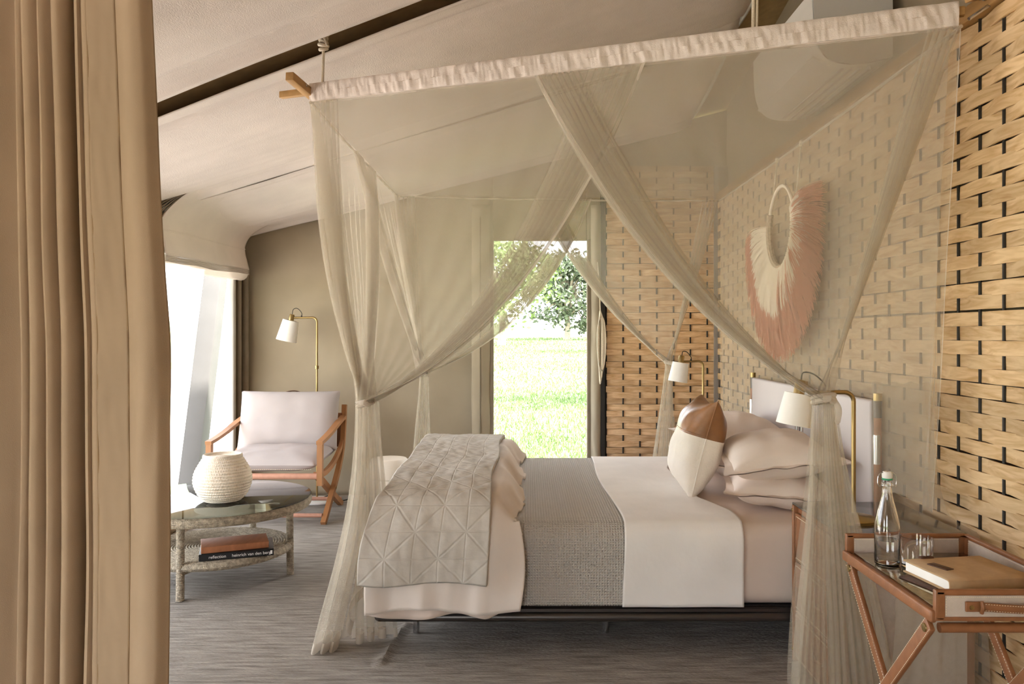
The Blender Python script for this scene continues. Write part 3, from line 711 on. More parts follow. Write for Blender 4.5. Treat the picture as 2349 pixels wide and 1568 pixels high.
def cush_pt(x, y, sg):
    T = (max(0, 1 - abs(x) ** 2.4) * max(0, 1 - abs(y) ** 2.4)) ** .5
    return Mc @ Vector((x * .245 * (1 - .16 * max(0, 1 - y * y) * abs(x) ** 3), y * .235 * (1 - .16 * max(0, 1 - x * x) * abs(y) ** 3), sg * .12 * T + .014 * nz(x * 2.6, y * 2.6, 6 + sg) * T))
mb = MB(); mb.tube([cush_pt(-1 + 1.22 * k / 40, -1, 1) for k in range(41)], .0035, 6); part('seam', mb, M_hide, sc)
mb = MB(); mb.tube([cush_pt(.22 + .78 * k / 20, -1, 1) for k in range(21)], .0035, 6); part('seam', mb, M_saddle, sc)
mb = MB(); mb.tube([cush_pt(.25, -1 + 2 * k / 40, 1) for k in range(41)], .003, 6); part('seam', mb, M_saddle, sc)

# ------------------------------------------------------------------ bedside chests and lamps
def chest(x0, x1, y0, y1, h, label):
    t = thing('bedside_chest', label, 'bedside table', ((x0 + x1) / 2, (y0 + y1) / 2, 0), 'leather bedside chests')
    mb = MB(); mb.rbox(((x0 + x1) / 2 + .008, (y0 + y1) / 2, h / 2 + .005), (x1 - x0 - .016, y1 - y0 - .01, h - .04), .006); part('body', mb, M_leather, t)
    mb = MB(); mb.rbox(((x0 + x1) / 2, (y0 + y1) / 2, h - .006), (x1 - x0 + .006, y1 - y0 + .006, .010), .003); part('glass_top', mb, M_darktop, t)
    for k in range(3):
        z0 = .03 + k * (h - .06) / 3; z1 = .03 + (k + 1) * (h - .06) / 3 - .008
        mb = MB(); mb.rbox((x0 + .006, (y0 + y1) / 2, (z0 + z1) / 2), (.014, y1 - y0 - .05, z1 - z0), .005); d = part('drawer', mb, M_leather, t)
        mb = MB(); yy0, yy1 = y0 + .04, y1 - .04
        mb.tube([(x0 - .0018, yy0, z0 + .012), (x0 - .0018, yy1, z0 + .012), (x0 - .0018, yy1, z1 - .012), (x0 - .0018, yy0, z1 - .012)], .0012, 5, True); part('stitching', mb, M_stitch, d)
        mb = MB(); mb.tube([(x0 - .004, (y0 + y1) / 2 - .05, (z0 + z1) / 2), (x0 - .016, (y0 + y1) / 2, (z0 + z1) / 2 - .004), (x0 - .004, (y0 + y1) / 2 + .05, (z0 + z1) / 2)], .006, 8); part('pull', mb, M_leather, d)
    for y in (y0 + .008, y1 - .008):
        mb = MB(); mb.rbox((x0 + .01, y, h / 2), (.03, .018, h - .02), .004); c = part('corner_edge', mb, M_leather, t)
        for z in (.06, h - .03):
            m2 = MB(); m2.lathe([(.007, 0), (.006, .003), (0, .004)], 10, (x0 - .005, y, z), Matrix.Rotation(R(-90), 4, 'Y')); part('stud', m2, M_brass, c)
    mb = MB(); mb.rbox(((x0 + x1) / 2, y0 + .003, h / 2), (x1 - x0 - .06, .008, h - .09), .003); part('side_panel', mb, M_canvasp, t)
    return t
HN = .652
chest(1.075, 1.50, 2.665, 3.235, HN, 'tan leather bedside chest draped with net, behind the tray table')
chest(1.11, 1.50, 5.22, 6.2, HN, 'leather bedside chest on the window side, mostly hidden behind the bed')

def arm_lamp(name, label, base, zt, ax, shade_c, r0, r1, hs, tilt, pr=.008, base_r=.09, collar=None, group=None, braided=False):
    bx, by, bz = base; t = thing(name, label, 'lamp', base, group)
    mb = MB(); mb.lathe([(base_r, 0), (base_r, .010), (base_r * .9, .018), (.02, .022), (.012, .03), (0, .03)], 36, (bx, by, bz)); part('base', mb, M_white if zt > 1.4 else M_brass, t)
    P = [(bx, by, bz + .02), (bx, by, zt - .035)]
    P += [(bx - .035 * (1 - math.cos(a)), by, zt - .035 + .035 * math.sin(a)) for a in [PI / 2 * k / 6 for k in range(1, 7)]] + [(ax, by, zt - .002)]
    mb = MB(); mb.tube(P, pr, 12); part('pole', mb, M_brass, t)
    if collar:
        mb = MB(); mb.lathe([(pr, 0), (pr * 1.8, .003), (pr * 1.8, .027), (pr, .03)], 14, (bx, by, collar)); part('collar', mb, M_brass, t)
    rot = Matrix.Rotation(tilt, 4, 'Y'); sc_ = Vector(shade_c); up = rot @ Vector((0, 0, 1))
    top_ = sc_ + up * hs / 2
    mb = MB(); mb.lathe([(.012, -.012), (.02, -.008), (.02, .045), (.016, .05), (0, .052)], 18, top_, rot); s1 = part('socket', mb, M_brass, t)
    mb = MB(); mb.tube([top_ + up * .028, Vector((ax + .005, by, zt - .002))], pr * .8, 8); part('joint', mb, M_brass, s1)
    mb = MB(); N = 40
    mb.lathe([(r1, hs / 2), (r0, -hs / 2), (r0 - .003, -hs / 2), (r1 - .003, hs / 2 - .002), (.012, hs / 2 - .004), (.012, hs / 2), (r1, hs / 2)][0:7], N, sc_, rot); part('shade', mb, M_shade, t)
    a = top_ + up * .05; b = Vector((ax + .06, by, zt + .006)); hgt = .07 if zt > 1.4 else .05
    mb = MB(); mb.tube(catmull([a, a + Vector((.008, 0, hgt * .55)), (a + b) / 2 + Vector((.004, 0, hgt * .8)), b + Vector((0, 0, hgt * .45)), b], 6), .0028, 7)
    mb.lathe([(.005, -.012), (.007, 0), (.004, .012)], 8, b); part('cable', mb, M_cable, t)
    mb = MB(); mb.lathe([(.0, -.022), (.02, -.012), (.024, .005), (.014, .03), (.012, .05)], 16, sc_, rot); part('bulb', mb, M_white, t)
    return t
lx = (1613 - VX) * 5.55 / FPX
arm_lamp('bedside_lamp', 'small brass lamp with white shade beside the far knot of net', (lx, 5.55, HN), 1.147, lx - .145, at(1558, 853, 5.55), .067, .056, .135, R(9), .0075, .075, group='brass bedside lamps')
lx = (1958 - VX) * 2.9 / FPX
arm_lamp('bedside_lamp', 'brass lamp with white shade partly behind the near knot of net', (lx, 2.9, HN), 1.122, lx - .165, at(1826, 938, 2.9), .062, .050, .115, R(10), .008, .08, group='brass bedside lamps')
arm_lamp('floor_lamp', 'slim brass floor lamp with white shade behind the armchair', ((727 - VX) * 6.3 / FPX, 6.3, .012), 1.468, -1.86, at(662, 758, 6.3), .080, .062, .165, R(13), .0085, .14, collar=1.06)
mb = MB(); mb.tube(catmull([(-1.66, 6.34, .03), (-1.56, 6.38, .05), (-1.5, 6.3, .02), (-1.44, 6.36, .018)], 8), .004, 6)
tag(part('power_cable', mb, M_cable), 'thin dark power cable on the rug behind the chair', 'cable')

# ------------------------------------------------------------------ fibre wall hanging
YH, ZH, RH, XHg = 4.43, 1.93, .215, 1.405
wh = thing('wall_hanging', 'round fibre wall hanging with cream centre and salmon fringe', 'wall hanging', (XHg, YH, 1.22))
mb = MB(); mb.tube([(XHg, YH + RH * math.cos(a), ZH + RH * 1.06 * math.sin(a)) for a in [2 * PI * k / 48 for k in range(48)]], .010, 8, True); part('ring', mb, M_fiber, wh)
mb = MB(); mb.tube([(XHg, YH + RH * math.cos(a), ZH + RH * 1.06 * math.sin(a)) for a in [R(-195) + R(220) * k / 40 for k in range(41)]], .019, 8); part('ring_wrap', mb, mat('ring_binding', (.5, .40, .29), .9, .2, 80), wh)
vs = []; fs = []; dye = []
def strand(a, Lr, rk, xo):
    # leaves the ring outwards and bends down under its own weight
    p = Vector((0, YH + RH * math.cos(a), ZH + RH * 1.06 * math.sin(a))); d = Vector((0, math.cos(a), math.sin(a))); n = 7; w = random.uniform(.0016, .0030)
    x = xo; o = len(vs); side = Vector((.3, -d.z, d.y)).normalized()
    pts = []; q = p.copy(); dd = d.copy()
    for k in range(n + 1):
        pts.append(q + Vector((XHg - x * (.4 + .6 * math.sin(PI * k / n)), 0, 0)))
        dd = (dd + Vector((0, random.uniform(-.02, .02), -.055))).normalized(); q = q + dd * Lr / n
    for k, pt in enumerate(pts):
        ww = w * (1 - .5 * k / n); vs.append(pt + side * ww); vs.append(pt - side * ww); vs.append(pt + Vector((-ww * 1.6, 0, 0)))
        r = Lr * k / n; v = (r - (rk - .0)) / .10 + .5; dye.extend([max(0, min(1, v))] * 3)
    for k in range(n):
        i = o + k * 3
        for a_, b_ in ((0, 2), (2, 1), (1, 0)): fs.append((i + a_, i + b_, i + 3 + b_, i + 3 + a_))
for i in range(1900):
    a = R(random.uniform(-200, 8)); k = (math.degrees(a) + 90) / 110
    Lr = .50 - .05 * abs(k) + random.uniform(-.07, .03); rk = .27 - .05 * abs(k) + random.uniform(-.02, .02)
    if math.cos(a) < -.15 and random.random() < .55: rk = random.uniform(.02, .16)   # the side nearer the door is dyed through
    strand(a, Lr, rk, random.uniform(-.004, .05))
mb = MB(); mb.add(vs, fs); me = bpy.data.meshes.new('fringe'); me.from_pydata([tuple(v) for v in vs], [], fs); me.materials.append(M_fiber)
at_ = me.attributes.new('dye', 'FLOAT', 'POINT'); at_.data.foreach_set('value', dye)
o = put(me, 'fringe', wh); o['kind'] = 'stuff'
for y, s in ((4.64, 1), (4.23, -1)):
    mb = MB(); mb.tube([(1.45, y, ZN), (1.43, y, 2.15), (XHg, YH + s * RH * .98, 1.97)], .004, 6); c = part('hanging_cord', mb, M_rope, wh)
    mb = MB(); mb.lathe([(0, -.02), (.012, -.014), (.012, .014), (0, .02)], 8, (1.45, y, ZN - .01)); part('cord_knot', mb, M_rope, c)

# ------------------------------------------------------------------ air conditioner above the weave
ac = thing('air_conditioner', 'white wall air conditioner above the bed head, seen through the net', 'air conditioner', (1.45, 3.95, 2.53))
AY0, AY1, AZ0, AZ1 = 3.5, 4.42, 2.52, 2.86
pr = [(1.60, AZ0 + .03), (1.45, AZ0), (1.33, AZ0 + .015), (1.275, AZ0 + .075), (1.255, AZ0 + .16), (1.25, AZ1 - .03), (1.275, AZ1), (1.60, AZ1)]
mb = MB(); mb.grid(lambda u, v: (Path([(a, 0, b) for a, b in pr], 6)(v).x, lerp(AY0, AY1, u), Path([(a, 0, b) for a, b in pr], 6)(v).z), 8, 40); part('casing', mb, M_white, ac)
for y in (AY0, AY1):
    mb = MB(); mb.add([(a, y + s, b) for s in (-.006, .006) for a, b in pr], [tuple(range(8)), tuple(range(15, 7, -1))] + [(i, (i + 1) % 8, 8 + (i + 1) % 8, 8 + i) for i in range(8)]); part('end_cap', mb, M_acside, ac, False)
mb = MB(); mb.rbox((1.30, (AY0 + AY1) / 2, AZ0 + .028), (.09, AY1 - AY0 - .08, .012), .004, 2, Matrix.Rotation(R(28), 4, 'Y')); part('air_flap', mb, M_white, ac)
for k in range(4):
    mb = MB(); mb.box((1.40 + .04 * k, (AY0 + AY1) / 2, AZ0 + .004), (.012, AY1 - AY0 - .1, .02)); part('grille_bar', mb, M_acside, ac, False)

# ------------------------------------------------------------------ leather tray table with its things
TX0, TX1, TY0, TY1, TZ = .968, 1.335, 1.90, 2.43, .668
tt = thing('tray_table', 'tan leather folding tray table with stitched canvas panels, right foreground', 'table', ((TX0 + TX1) / 2, (TY0 + TY1) / 2, 0))
mb = MB(); mb.rbox(((TX0 + TX1) / 2, (TY0 + TY1) / 2, TZ - .012), (TX1 - TX0, TY1 - TY0, .018), .003); part('tray_base', mb, M_leather, tt)
mb = MB(); mb.rbox(((TX0 + TX1) / 2 + .003, (TY0 + TY1) / 2, TZ - .001), (TX1 - TX0 - .034, TY1 - TY0 - .03, .005), .001); part('glass_inlay', mb, mat('antique_mirror', (.42, .36, .25), .08, .25, 60, metal=.85), tt)
ZT = .724
def side_panel(a, b, zb, zt, nrm, name):
    a = Vector(a); b = Vector(b); d = (b - a); L = d.length; d.normalize(); n = Vector(nrm); c = (a + b) / 2
    rot = Matrix((d, n, Vector((0, 0, 1)))).transposed().to_4x4()
    m = MB(); m.rbox((c.x, c.y, (zb + zt) / 2), (L - .01, .010, zt - zb - .01), .002, 2, rot); p = part(name, m, M_canvasp, tt)
    m = MB(); wv = .020
    m.rbox((c.x, c.y, zt - wv * .35), (L, .017, wv * .7), .005, 3, rot); m.rbox((c.x, c.y, zb + .004), (L, .017, .010), .003, 2, rot)
    for e in (a + d * wv * .6, b - d * wv * .6): m.rbox((e.x, e.y, (zb + zt) / 2), (wv * 1.2, .017, zt - zb), .004, 2, rot)
    part('leather_border', m, M_leather, p)
    for s in (-1, 1):
        m = MB(); k = n * s * .0062; z0_, z1_ = zb + .012, zt - .017
        nst = int(L / .006)
        for i in range(nst):
            q = a + d * (.026 + (L - .052) * (i + .5) / nst) + k
            for zz in (z1_,): m.box((q.x, q.y, zz), (.0036, .0012, .0012), rot)
        for e in (.026, L - .026):
            q = a + d * e + k
            for i in range(int((z1_ - z0_) / .006)): m.box((q.x, q.y, z0_ + .003 + .006 * i), (.0012, .0012, .0036), rot)
        stuff(part('stitching', m, M_stitch, p, False))
    return p
side_panel((TX0, TY1, 0), (TX1, TY1, 0), TZ - .02, ZT, (0, 1, 0), 'back_panel')
side_panel((TX1, TY1, 0), (TX1, TY0, 0), TZ - .02, ZT, (1, 0, 0), 'right_panel')
fp = side_panel((TX0, TY0, 0), (TX1, TY0, 0), TZ - .018, ZT - .001, (0, 1, 0), 'front_panel')
mb = MB(); mb.rbox((TX0 - .002, (TY0 + TY1) / 2, TZ - .010), (.015, TY1 - TY0 + .008, .030), .005, 3); part('low_rim', mb, M_leather, tt)
# handle strap on the front panel
hz_ = TZ + .017; hx0, hx1 = TX0 + .087, TX1 - .03
mb = MB(); mb.grid(lambda u, v: (lerp(hx0 + .02, hx1, u), TY0 - .012 - .016 * math.sin(PI * u), hz_ + (v - .5) * .020 - .004 * u), 24, 2); o = part('handle_strap', mb, M_leather, tt); solid(o, .004)
mb = MB()
for i in range(40):
    u = (i + .5) / 40
    for s in (-1, 1): mb.box((lerp(hx0 + .02, hx1, u), TY0 - .0148 - .016 * math.sin(PI * u), hz_ + s * .0075 - .004 * u), (.003, .001, .001))
stuff(part('stitching', mb, M_stitch, o, False))
mb = MB(); mb.rbox((hx0, TY0 - .011, hz_), (.036, .006, .024), .002); p = part('handle_tab', mb, M_leather, tt)
mb = MB(); mb.lathe([(.006, 0), (.005, .003), (0, .004)], 12, (hx0 - .004, TY0 - .0135, hz_ - .001), Matrix.Rotation(R(90), 4, 'X')); part('rivet', mb, M_brass, p)
mb = MB(); mb.tube([(hx0 + .018, TY0 - .016, hz_ - .014), (hx0 + .018, TY0 - .022, hz_), (hx0 + .018, TY0 - .016, hz_ + .014)], .0045, 8); part('keeper_loop', mb, M_leather, p)
for y in (TY0 + .015, TY1 - .015):
    mb = MB(); mb.tube([(TX0 + .02, y, TZ - .042), (TX1 - .01, y, TZ - .042)], .012, 12); part('cross_tube', mb, M_leather, tt)
for x in (TX0 + .004, TX1 - .012):
    xs = (-.007, .007)
    for q, (ya, yb) in enumerate(((TY0 + .01, TY1 + .05), (TY1 - .005, TY0 - .05))):
        a = Vector((x + xs[q], ya, TZ - .03)); b = Vector((x + xs[q], yb, .02)); 
        mb = MB(); mb.bar(a, b, .014, .036, 0, .004); l = part('leg', mb, M_leather, tt)
        d = (b - a).normalized(); nn = Vector((0, d.z, -d.y)); mb = MB(); L = (b - a).length
        for i in range(int(L / .008)):
            for s in (-1, 1):
                c = a + d * (.008 * i + .004) + nn * s * .0145 + Vector((-.0075, 0, 0)); ang = math.atan2(d.z, d.y)
                mb.box(c, (.001, .0045, .0012), Matrix.Rotation(ang, 4, 'X'))
        stuff(part('stitching', mb, M_stitch, l, False))
        mb = MB(); c = (a * .56 + b * .44); mb.bar(a.lerp(b, .435), a.lerp(b, .53), .0155, .0375, 0, .003); part('cream_band', mb, M_paper, l)
        mb = MB(); mb.lathe([(.011, 0), (.010, .003), (0, .004)], 16, a + Vector((-.0075, 0, 0)) + d * .02, Matrix.Rotation(R(-90), 4, 'Y')); part('brass_pin', mb, M_brass, l)
# bottle
bx, by = (2035 - VX) * 2.29 / FPX, 2.29; bz = TZ + .0015
bt = thing('water_bottle', 'clear glass swing top bottle half full of water on the tray', 'bottle', (bx, by, bz))
prof_o = [(0, 0), (.030, 0), (.034, .004), (.0345, .02), (.0345, .105), (.033, .122), (.026, .155), (.018, .185), (.014, .205), (.0135, .225), (.0155, .228), (.0155, .235), (.0135, .238), (.0135, .247)]
prof_i = [(.0105, .247), (.0105, .21), (.015, .185), (.0235, .152), (.0305, .12), (.032, .105), (.032, .012), (.028, .006), (0, .006)]
mb = MB(); mb.lathe(prof_o + prof_i, 40, (bx, by, bz)); part('glass_body', mb, M_glass, bt)
mb = MB(); mb.lathe([(0, .0065), (.0275, .0065), (.0316, .0125), (.0316, .072), (0, .072)], 36, (bx, by, bz)); part('water', mb, M_water, bt)
mb = MB(); mb.lathe([(0, .246), (.012, .246), (.0145, .252), (.0145, .262), (.011, .268), (0, .268)], 20, (bx, by, bz)); cp = part('stopper', mb, M_white, bt)
mb = MB(); mb.lathe([(.0135, .244), (.015, .2465), (.0135, .249)], 20, (bx, by, bz)); part('seal', mb, M_green, cp)
mb = MB()
for s in (-1, 1):
    mb.tube(catmull([(bx + s * .017, by, bz + .264), (bx + s * .025, by, bz + .255), (bx + s * .027, by, bz + .235), (bx + s * .022, by - .003, bz + .225), (bx + s * .016, by, bz + .231)], 6), .0013, 6)
mb.tube([(bx + .017 * math.cos(a), by + .017 * math.sin(a), bz + .229) for a in [2 * PI * k / 24 for k in range(24)]], .0012, 6, True)
mb.tube([(bx - .017, by, bz + .264), (bx, by - .004, bz + .268), (bx + .017, by, bz + .264)], .0013, 6); part('wire_bail', mb, M_chrome, bt)
gx, gy = (2103 - VX) * 2.27 / FPX, 2.27
mb = MB(); mb.lathe([(0, 0), (.038, 0), (.0415, .004), (.0425, .085), (.041, .0855), (.0395, .010), (.036, .007), (0, .007)], 44, (gx, gy, bz)); tag(part('drinking_glass', mb, M_glass), 'clear glass tumbler beside the water bottle', 'glass')
# notebook and thin booklet
Mn = Matrix.Translation(Vector((1.165, 2.122, TZ + .0255))) @ Matrix.Rotation(R(9), 4, 'Z')
nb = thing('notebook', 'tan suede notebook with dark leather strap lying on the tray', 'notebook', (1.165, 2.122, TZ + .008))
W2, H2, T2 = .117, .095, .015
mb = MB(Mn); mb.rbox((-.004, 0, 0), (W2 * 2 - .014, H2 * 2 - .012, T2 * 1.62), .002); part('pages', mb, M_paper, nb)
def cover(u, v):
    P_ = Path([(0, -H2 + .0, T2), (0, H2 * .2, T2), (0, H2 - .012, T2), (0, H2 - .002, T2 * .5), (0, H2 - .002, -T2 * .5), (0, H2 - .012, -T2), (0, H2 * .2, -T2), (0, -H2, -T2)], 8)
    p = P_(v); return (lerp(-W2, W2, u), p.y * -1, p.z)
mb = MB(Mn); mb.grid(cover, 4, 70); o = part('cover', mb, M_note, nb); solid(o, .004, 0)
mb = MB(Mn); mb.rbox((-.065, .012, T2 + .0035), (.026, .062, .003), .001, 2, Matrix.Rotation(R(14), 4, 'Z')); part('leather_label', mb, M_dkleather, nb)
mb = MB(Mn); mb.rbox((-.045, H2 + .002, T2 + .001), (.040, .016, .012), .004); part('clasp', mb, M_dkleather, nb)
mb = MB(Matrix.Translation(Vector((1.145, 2.115, TZ + .0045))) @ Matrix.Rotation(R(16), 4, 'Z')); mb.rbox((0, 0, 0), (.235, .175, .006), .002); tag(part('booklet', mb, M_dkleather), 'thin dark booklet underneath the suede notebook', 'booklet')

# ------------------------------------------------------------------ armchair
ch = thing('armchair', 'teak campaign armchair with pale grey cushions by the screened window', 'armchair', (-1.81, 5.8, .012))
CXL, CXR = -2.19, -1.43
def strip(path, w, h, name, m=M_chairwood, par=ch):
    """flat wooden member following path in the side plane"""
    b = MB(); P_ = Path(path, 8); n = 28; vs = []; fs = []
    for k in range(n + 1):
        p = P_(k / n); d = (P_(min(1, k / n + .02)) - P_(max(0, k / n - .02))).normalized(); nn = d.cross(Vector((1, 0, 0))).normalized()
        for sx, sn in ((-1, -1), (1, -1), (1, 1), (-1, 1)): vs.append(p + Vector((sx * w / 2, 0, 0)) + nn * sn * h / 2)
    for k in range(n):
        for q in range(4): fs.append((k * 4 + q, k * 4 + (q + 1) % 4, k * 4 + 4 + (q + 1) % 4, k * 4 + 4 + q))
    fs += [(3, 2, 1, 0), (n * 4, n * 4 + 1, n * 4 + 2, n * 4 + 3)]
    b.add(vs, fs); return part(name, b, m, par)
for x, s in ((CXL, -1), (CXR, 1)):
    strip([(x, 6.17, .79), (x, 6.14, .62), (x, 6.09, .47), (x, 5.98, .335), (x, 5.83, .22), (x, 5.66, .10), (x, 5.53, .014)], .034, .042, 'back_leg')
    strip([(x - s * .036, 5.47, .37), (x - s * .036, 5.65, .29), (x - s * .036, 5.83, .20), (x - s * .036, 6.05, .09), (x - s * .036, 6.21, .014)], .034, .040, 'front_leg')
    strip([(x, 5.45, .30), (x, 5.45, .45), (x, 5.455, .60)], .036, .044, 'arm_post')
    strip([(x, 5.43, .592), (x, 5.56, .605), (x, 5.72, .628), (x, 5.92, .665), (x, 6.13, .70)], .044, .024, 'armrest')
    strip([(x, 5.46, .37), (x, 5.62, .37), (x, 5.82, .40), (x, 6.02, .47), (x, 6.09, .52)], .026, .036, 'seat_rail')
    for (yy, zz) in ((5.83, .21), (5.45, .37), (6.12, .69)):
        mb = MB(); mb.lathe([(.008, 0), (.007, .003), (0, .004)], 10, (x + s * .018, yy, zz), Matrix.Rotation(R(90) * s, 4, 'Y')); part('bolt', mb, M_brass, ch)
for y, z, r in ((5.45, .362, .021), (5.58, .065, .015), (6.15, .065, .015)):
    mb = MB(); mb.tube([(CXL + .02, y, z), (CXR - .02, y, z)], r, 14); part('leather_rail', mb, M_leatherpk, ch)
def cushion(M, w, d, t, seed, name):
    m = MB(M)
    def f(sg):
        def g(u, v):
            x = u * 2 - 1; y = v * 2 - 1; a = max(0, 1 - abs(x) ** 5) ** .5 * max(0, 1 - abs(y) ** 5) ** .5
            z = sg * t / 2 * (.35 * a + .65 * a * (1 - .25 * (x * x + y * y) / 2)) + .006 * nz(x * 3, y * 3, seed + sg) * a
            return (x * w / 2 * (1 - .02 * (1 - y * y) * abs(x)), y * d / 2 * (1 - .03 * (1 - x * x) * abs(y)), z)
        return g
    m.grid(f(1), 56, 44); m.grid(f(-1), 56, 44); o = part(name, m, M_cushion, ch); return o
cushion(Matrix.Translation(Vector((-1.81, 5.76, .455))) @ Matrix.Rotation(R(3), 4, 'X'), .70, .66, .135, 3, 'seat_cushion')
Mb = Matrix.Translation(Vector((-1.815, 6.02, .685))) @ Matrix.Rotation(R(76), 4, 'X')
cushion(Mb, .75, .45, .215, 7, 'back_cushion')
mb = MB(); mb.rbox((-1.81, 6.14, .60), (.74, .02, .26), .006); part('back_sling', mb, M_leather, ch)
mb = MB(); mb.tube(catmull([(-1.90, 6.12, .84), (-1.88, 6.12, .885), (-1.81, 6.12, .90), (-1.75, 6.12, .885), (-1.72, 6.12, .84)], 6), .008, 8, flat=.5); part('carry_loop', mb, M_dkleather, ch)
mb = MB()
for i in range(46): mb.box((-2.13 + .64 * i / 45, 5.428, .412), (.008, .002, .0025))
stuff(part('seat_stitching', mb, M_stitch, ch, False))

# drum stool behind the net
mb = MB(); mb.lathe([(.10, 0), (.125, .02), (.165, .20), (.17, .25), (.163, .262), (.17, .272), (.165, .31), (.135, .395), (.125, .405), (0, .408)], 44, (at(893, 1040, 5.9).x, 5.9, .012))
tag(part('drum_stool', mb, M_ceramic), 'cream drum shaped stool half hidden behind the net', 'stool')

# ------------------------------------------------------------------ coffee table
CX, CY, CZ, CR = -1.70, 4.33, .452, .50
ct = thing('coffee_table', 'round coffee table wrapped in seagrass rope with glass top', 'coffee table', (CX, CY, .012))
def ropey(r0, r1, z0, z1, nr, dz=.004):
    P_ = [(0.0, z0), (r0, z0)]
    n = nr * 4
    return P_
rim = []
for k in range(33):
    a = -PI / 2 + PI * k / 32; rr = CR - .022 + .022 * math.cos(a) + .0018 * math.sin(k * 2.4); rim.append((rr, CZ - .036 + .026 * math.sin(a)))
mb = MB(); mb.lathe([(0, CZ - .062)] + rim + [(CR - .05, CZ - .012), (0, CZ - .012)], 96, (CX, CY, 0)); part('rim', mb, M_sea, ct)
mb = MB(); mb.lathe([(0, CZ - .010), (CR - .006, CZ - .010), (CR - .002, CZ - .006), (CR - .002, CZ - .002), (CR - .006, CZ), (0, CZ)], 96, (CX, CY, 0)); part('glass_top', mb, M_tglass, ct)
sh = [(0, .150)]
for k in range(26):
    r = .012 + k * .0145
    sh += [(r, .188), (r + .004, .1925), (r + .0075, .194), (r + .011, .1925)]
sh = [(0, .188)] + sh[1:] + [(.395, .185), (.402, .172), (.395, .158), (.38, .152), (0, .150)]
mb = MB(); mb.lathe(sh, 90, (CX, CY, 0)); shelf = part('shelf', mb, M_sea, ct)
def rope_tube(a, b, r, seed):
    a = Vector(a); b = Vector(b); n = max(8, int((b - a).length / .0042)); m = MB()
    m.tube([a.lerp(b, k / n) for k in range(n + 1)], [r + .0016 * math.cos(k * PI) for k in range(n + 1)], 14); return m
for k, (dx, dy) in enumerate(((-.03, -.385), (.385, .055), (.065, .385), (-.385, -.055))):
    part('leg', rope_tube((CX + dx, CY + dy, .013), (CX + dx * .99, CY + dy * .99, CZ - .04), .0195, k), M_sea, ct)
    part('stretcher', rope_tube((CX + dx * .5, CY + dy * .5, .135), (CX + dx, CY + dy, .150), .017, k), M_sea, ct)
# coiled basket on it
bxx, byy = (511 - VX) * 4.22 / FPX, 4.22
def bprof():
    P_ = Path([(.085, 0, 0), (.12, 0, .035), (.142, 0, .085), (.146, 0, .12), (.138, 0, .16), (.114, 0, .205), (.098, 0, .232), (.099, 0, .244)], 10); out = [(0, 0), (.07, 0)]; n = 17
    for k in range(n * 6):
        p = P_(k / (n * 6)); ph = (k % 6) / 6; out.append((p.x + .0065 * math.sin(PI * ph) - .002, p.z))
    out += [(.099, .246), (.094, .249), (.088, .246), (.086, .236)]
    for k in range(20): out.append((.086 - .004 * (k + 1), .236 + .0022 * (k % 2) + .004 * (k / 20)))
    out.append((0, .242)); return out
bk = thing('coiled_basket', 'round pale coiled cane basket with flat lid on the glass table', 'basket', (bxx, byy, CZ))
BP = bprof(); NB = len(BP) - 1
def bsk(u, v):
    i = int(round(v * NB)); r, z = BP[i]; row = i // 6; st = .0022 * abs(math.sin(u * 2 * PI * 34 + row * 1.57)) if 2 <= i < 104 else 0
    return (bxx + (r - st) * math.cos(u * 2 * PI), byy + (r - st) * math.sin(u * 2 * PI), CZ + z)
mb = MB(); mb.grid(bsk, 272, NB, closed_u=True); part('coil_body', mb, M_basket, bk)
# books on the shelf
def text_mesh(body, size, M, m, name, parent, ext=.0004):
    cu = bpy.data.curves.new(name, 'FONT'); cu.body = body; cu.size = size; cu.extrude = ext; cu.align_y = 'CENTER'
    ob = bpy.data.objects.new(name, cu); COL.objects.link(ob); bpy.context.view_layer.update()
    me = bpy.data.meshes.new_from_object(ob.evaluated_get(bpy.context.evaluated_depsgraph_get())); bpy.data.objects.remove(ob)
    me.transform(M); me.materials.clear(); me.materials.append(m); return put(me, name, parent)
# book spine runs from its left corner to its right corner, facing the camera
A_ = at(456, 1272, 3.98); B_ = at(628, 1240, 4.10); A_.z = B_.z = .196
dv = (B_ - A_); rz = math.atan2(dv.y, dv.x); BW = dv.length; BD = .245; BT = .034
Mk = Matrix.Translation(A_) @ Matrix.Rotation(rz, 4, 'Z')
b1 = thing('art_book', 'black photography book with white spine lettering on the table shelf', 'book', A_)
mb = MB(Mk); mb.rbox((BW / 2, BD / 2, BT / 2), (BW - .008, BD - .008, BT - .006), .001); part('pages', mb, M_paper, b1)
mb = MB(Mk); mb.rbox((BW / 2, BD / 2, BT - .0015), (BW, BD, .003), .001); mb.rbox((BW / 2, BD / 2, .0015), (BW, BD, .003), .001); mb.rbox((BW / 2, .0015, BT / 2), (BW, .003, BT), .001); cv = part('cover', mb, M_black, b1)
M_ink = mat('white_ink', (.85, .85, .85), .7)
Mt = Mk @ Matrix.Translation(Vector((.045, -.0006, BT / 2 - .001))) @ Matrix.Rotation(R(90), 4, 'X')
text_mesh('reflection', .0215, Mt, M_ink, 'spine_lettering', cv)
Mt = Mk @ Matrix.Translation(Vector((.155, -.0006, BT / 2 - .001))) @ Matrix.Rotation(R(90), 4, 'X')
text_mesh('heinrich van den berg', .0215, Mt, M_ink, 'spine_lettering', cv)
mb = MB(Mk); mb.box((BW - .012, -.0004, BT / 2), (.010, .0008, .018)); part('spine_mark', mb, M_ink, cv, False)
Mk2 = Mk @ Matrix.Translation(Vector((.012, .012, BT + .001))) @ Matrix.Rotation(R(3), 4, 'Z')
b2 = thing('leather_album', 'tan leather bound album lying on the black book', 'book', Mk2.translation)
mb = MB(Mk2); mb.rbox((.16, .09, .0155), (.318, .178, .025), .001); part('pages', mb, M_paper, b2)
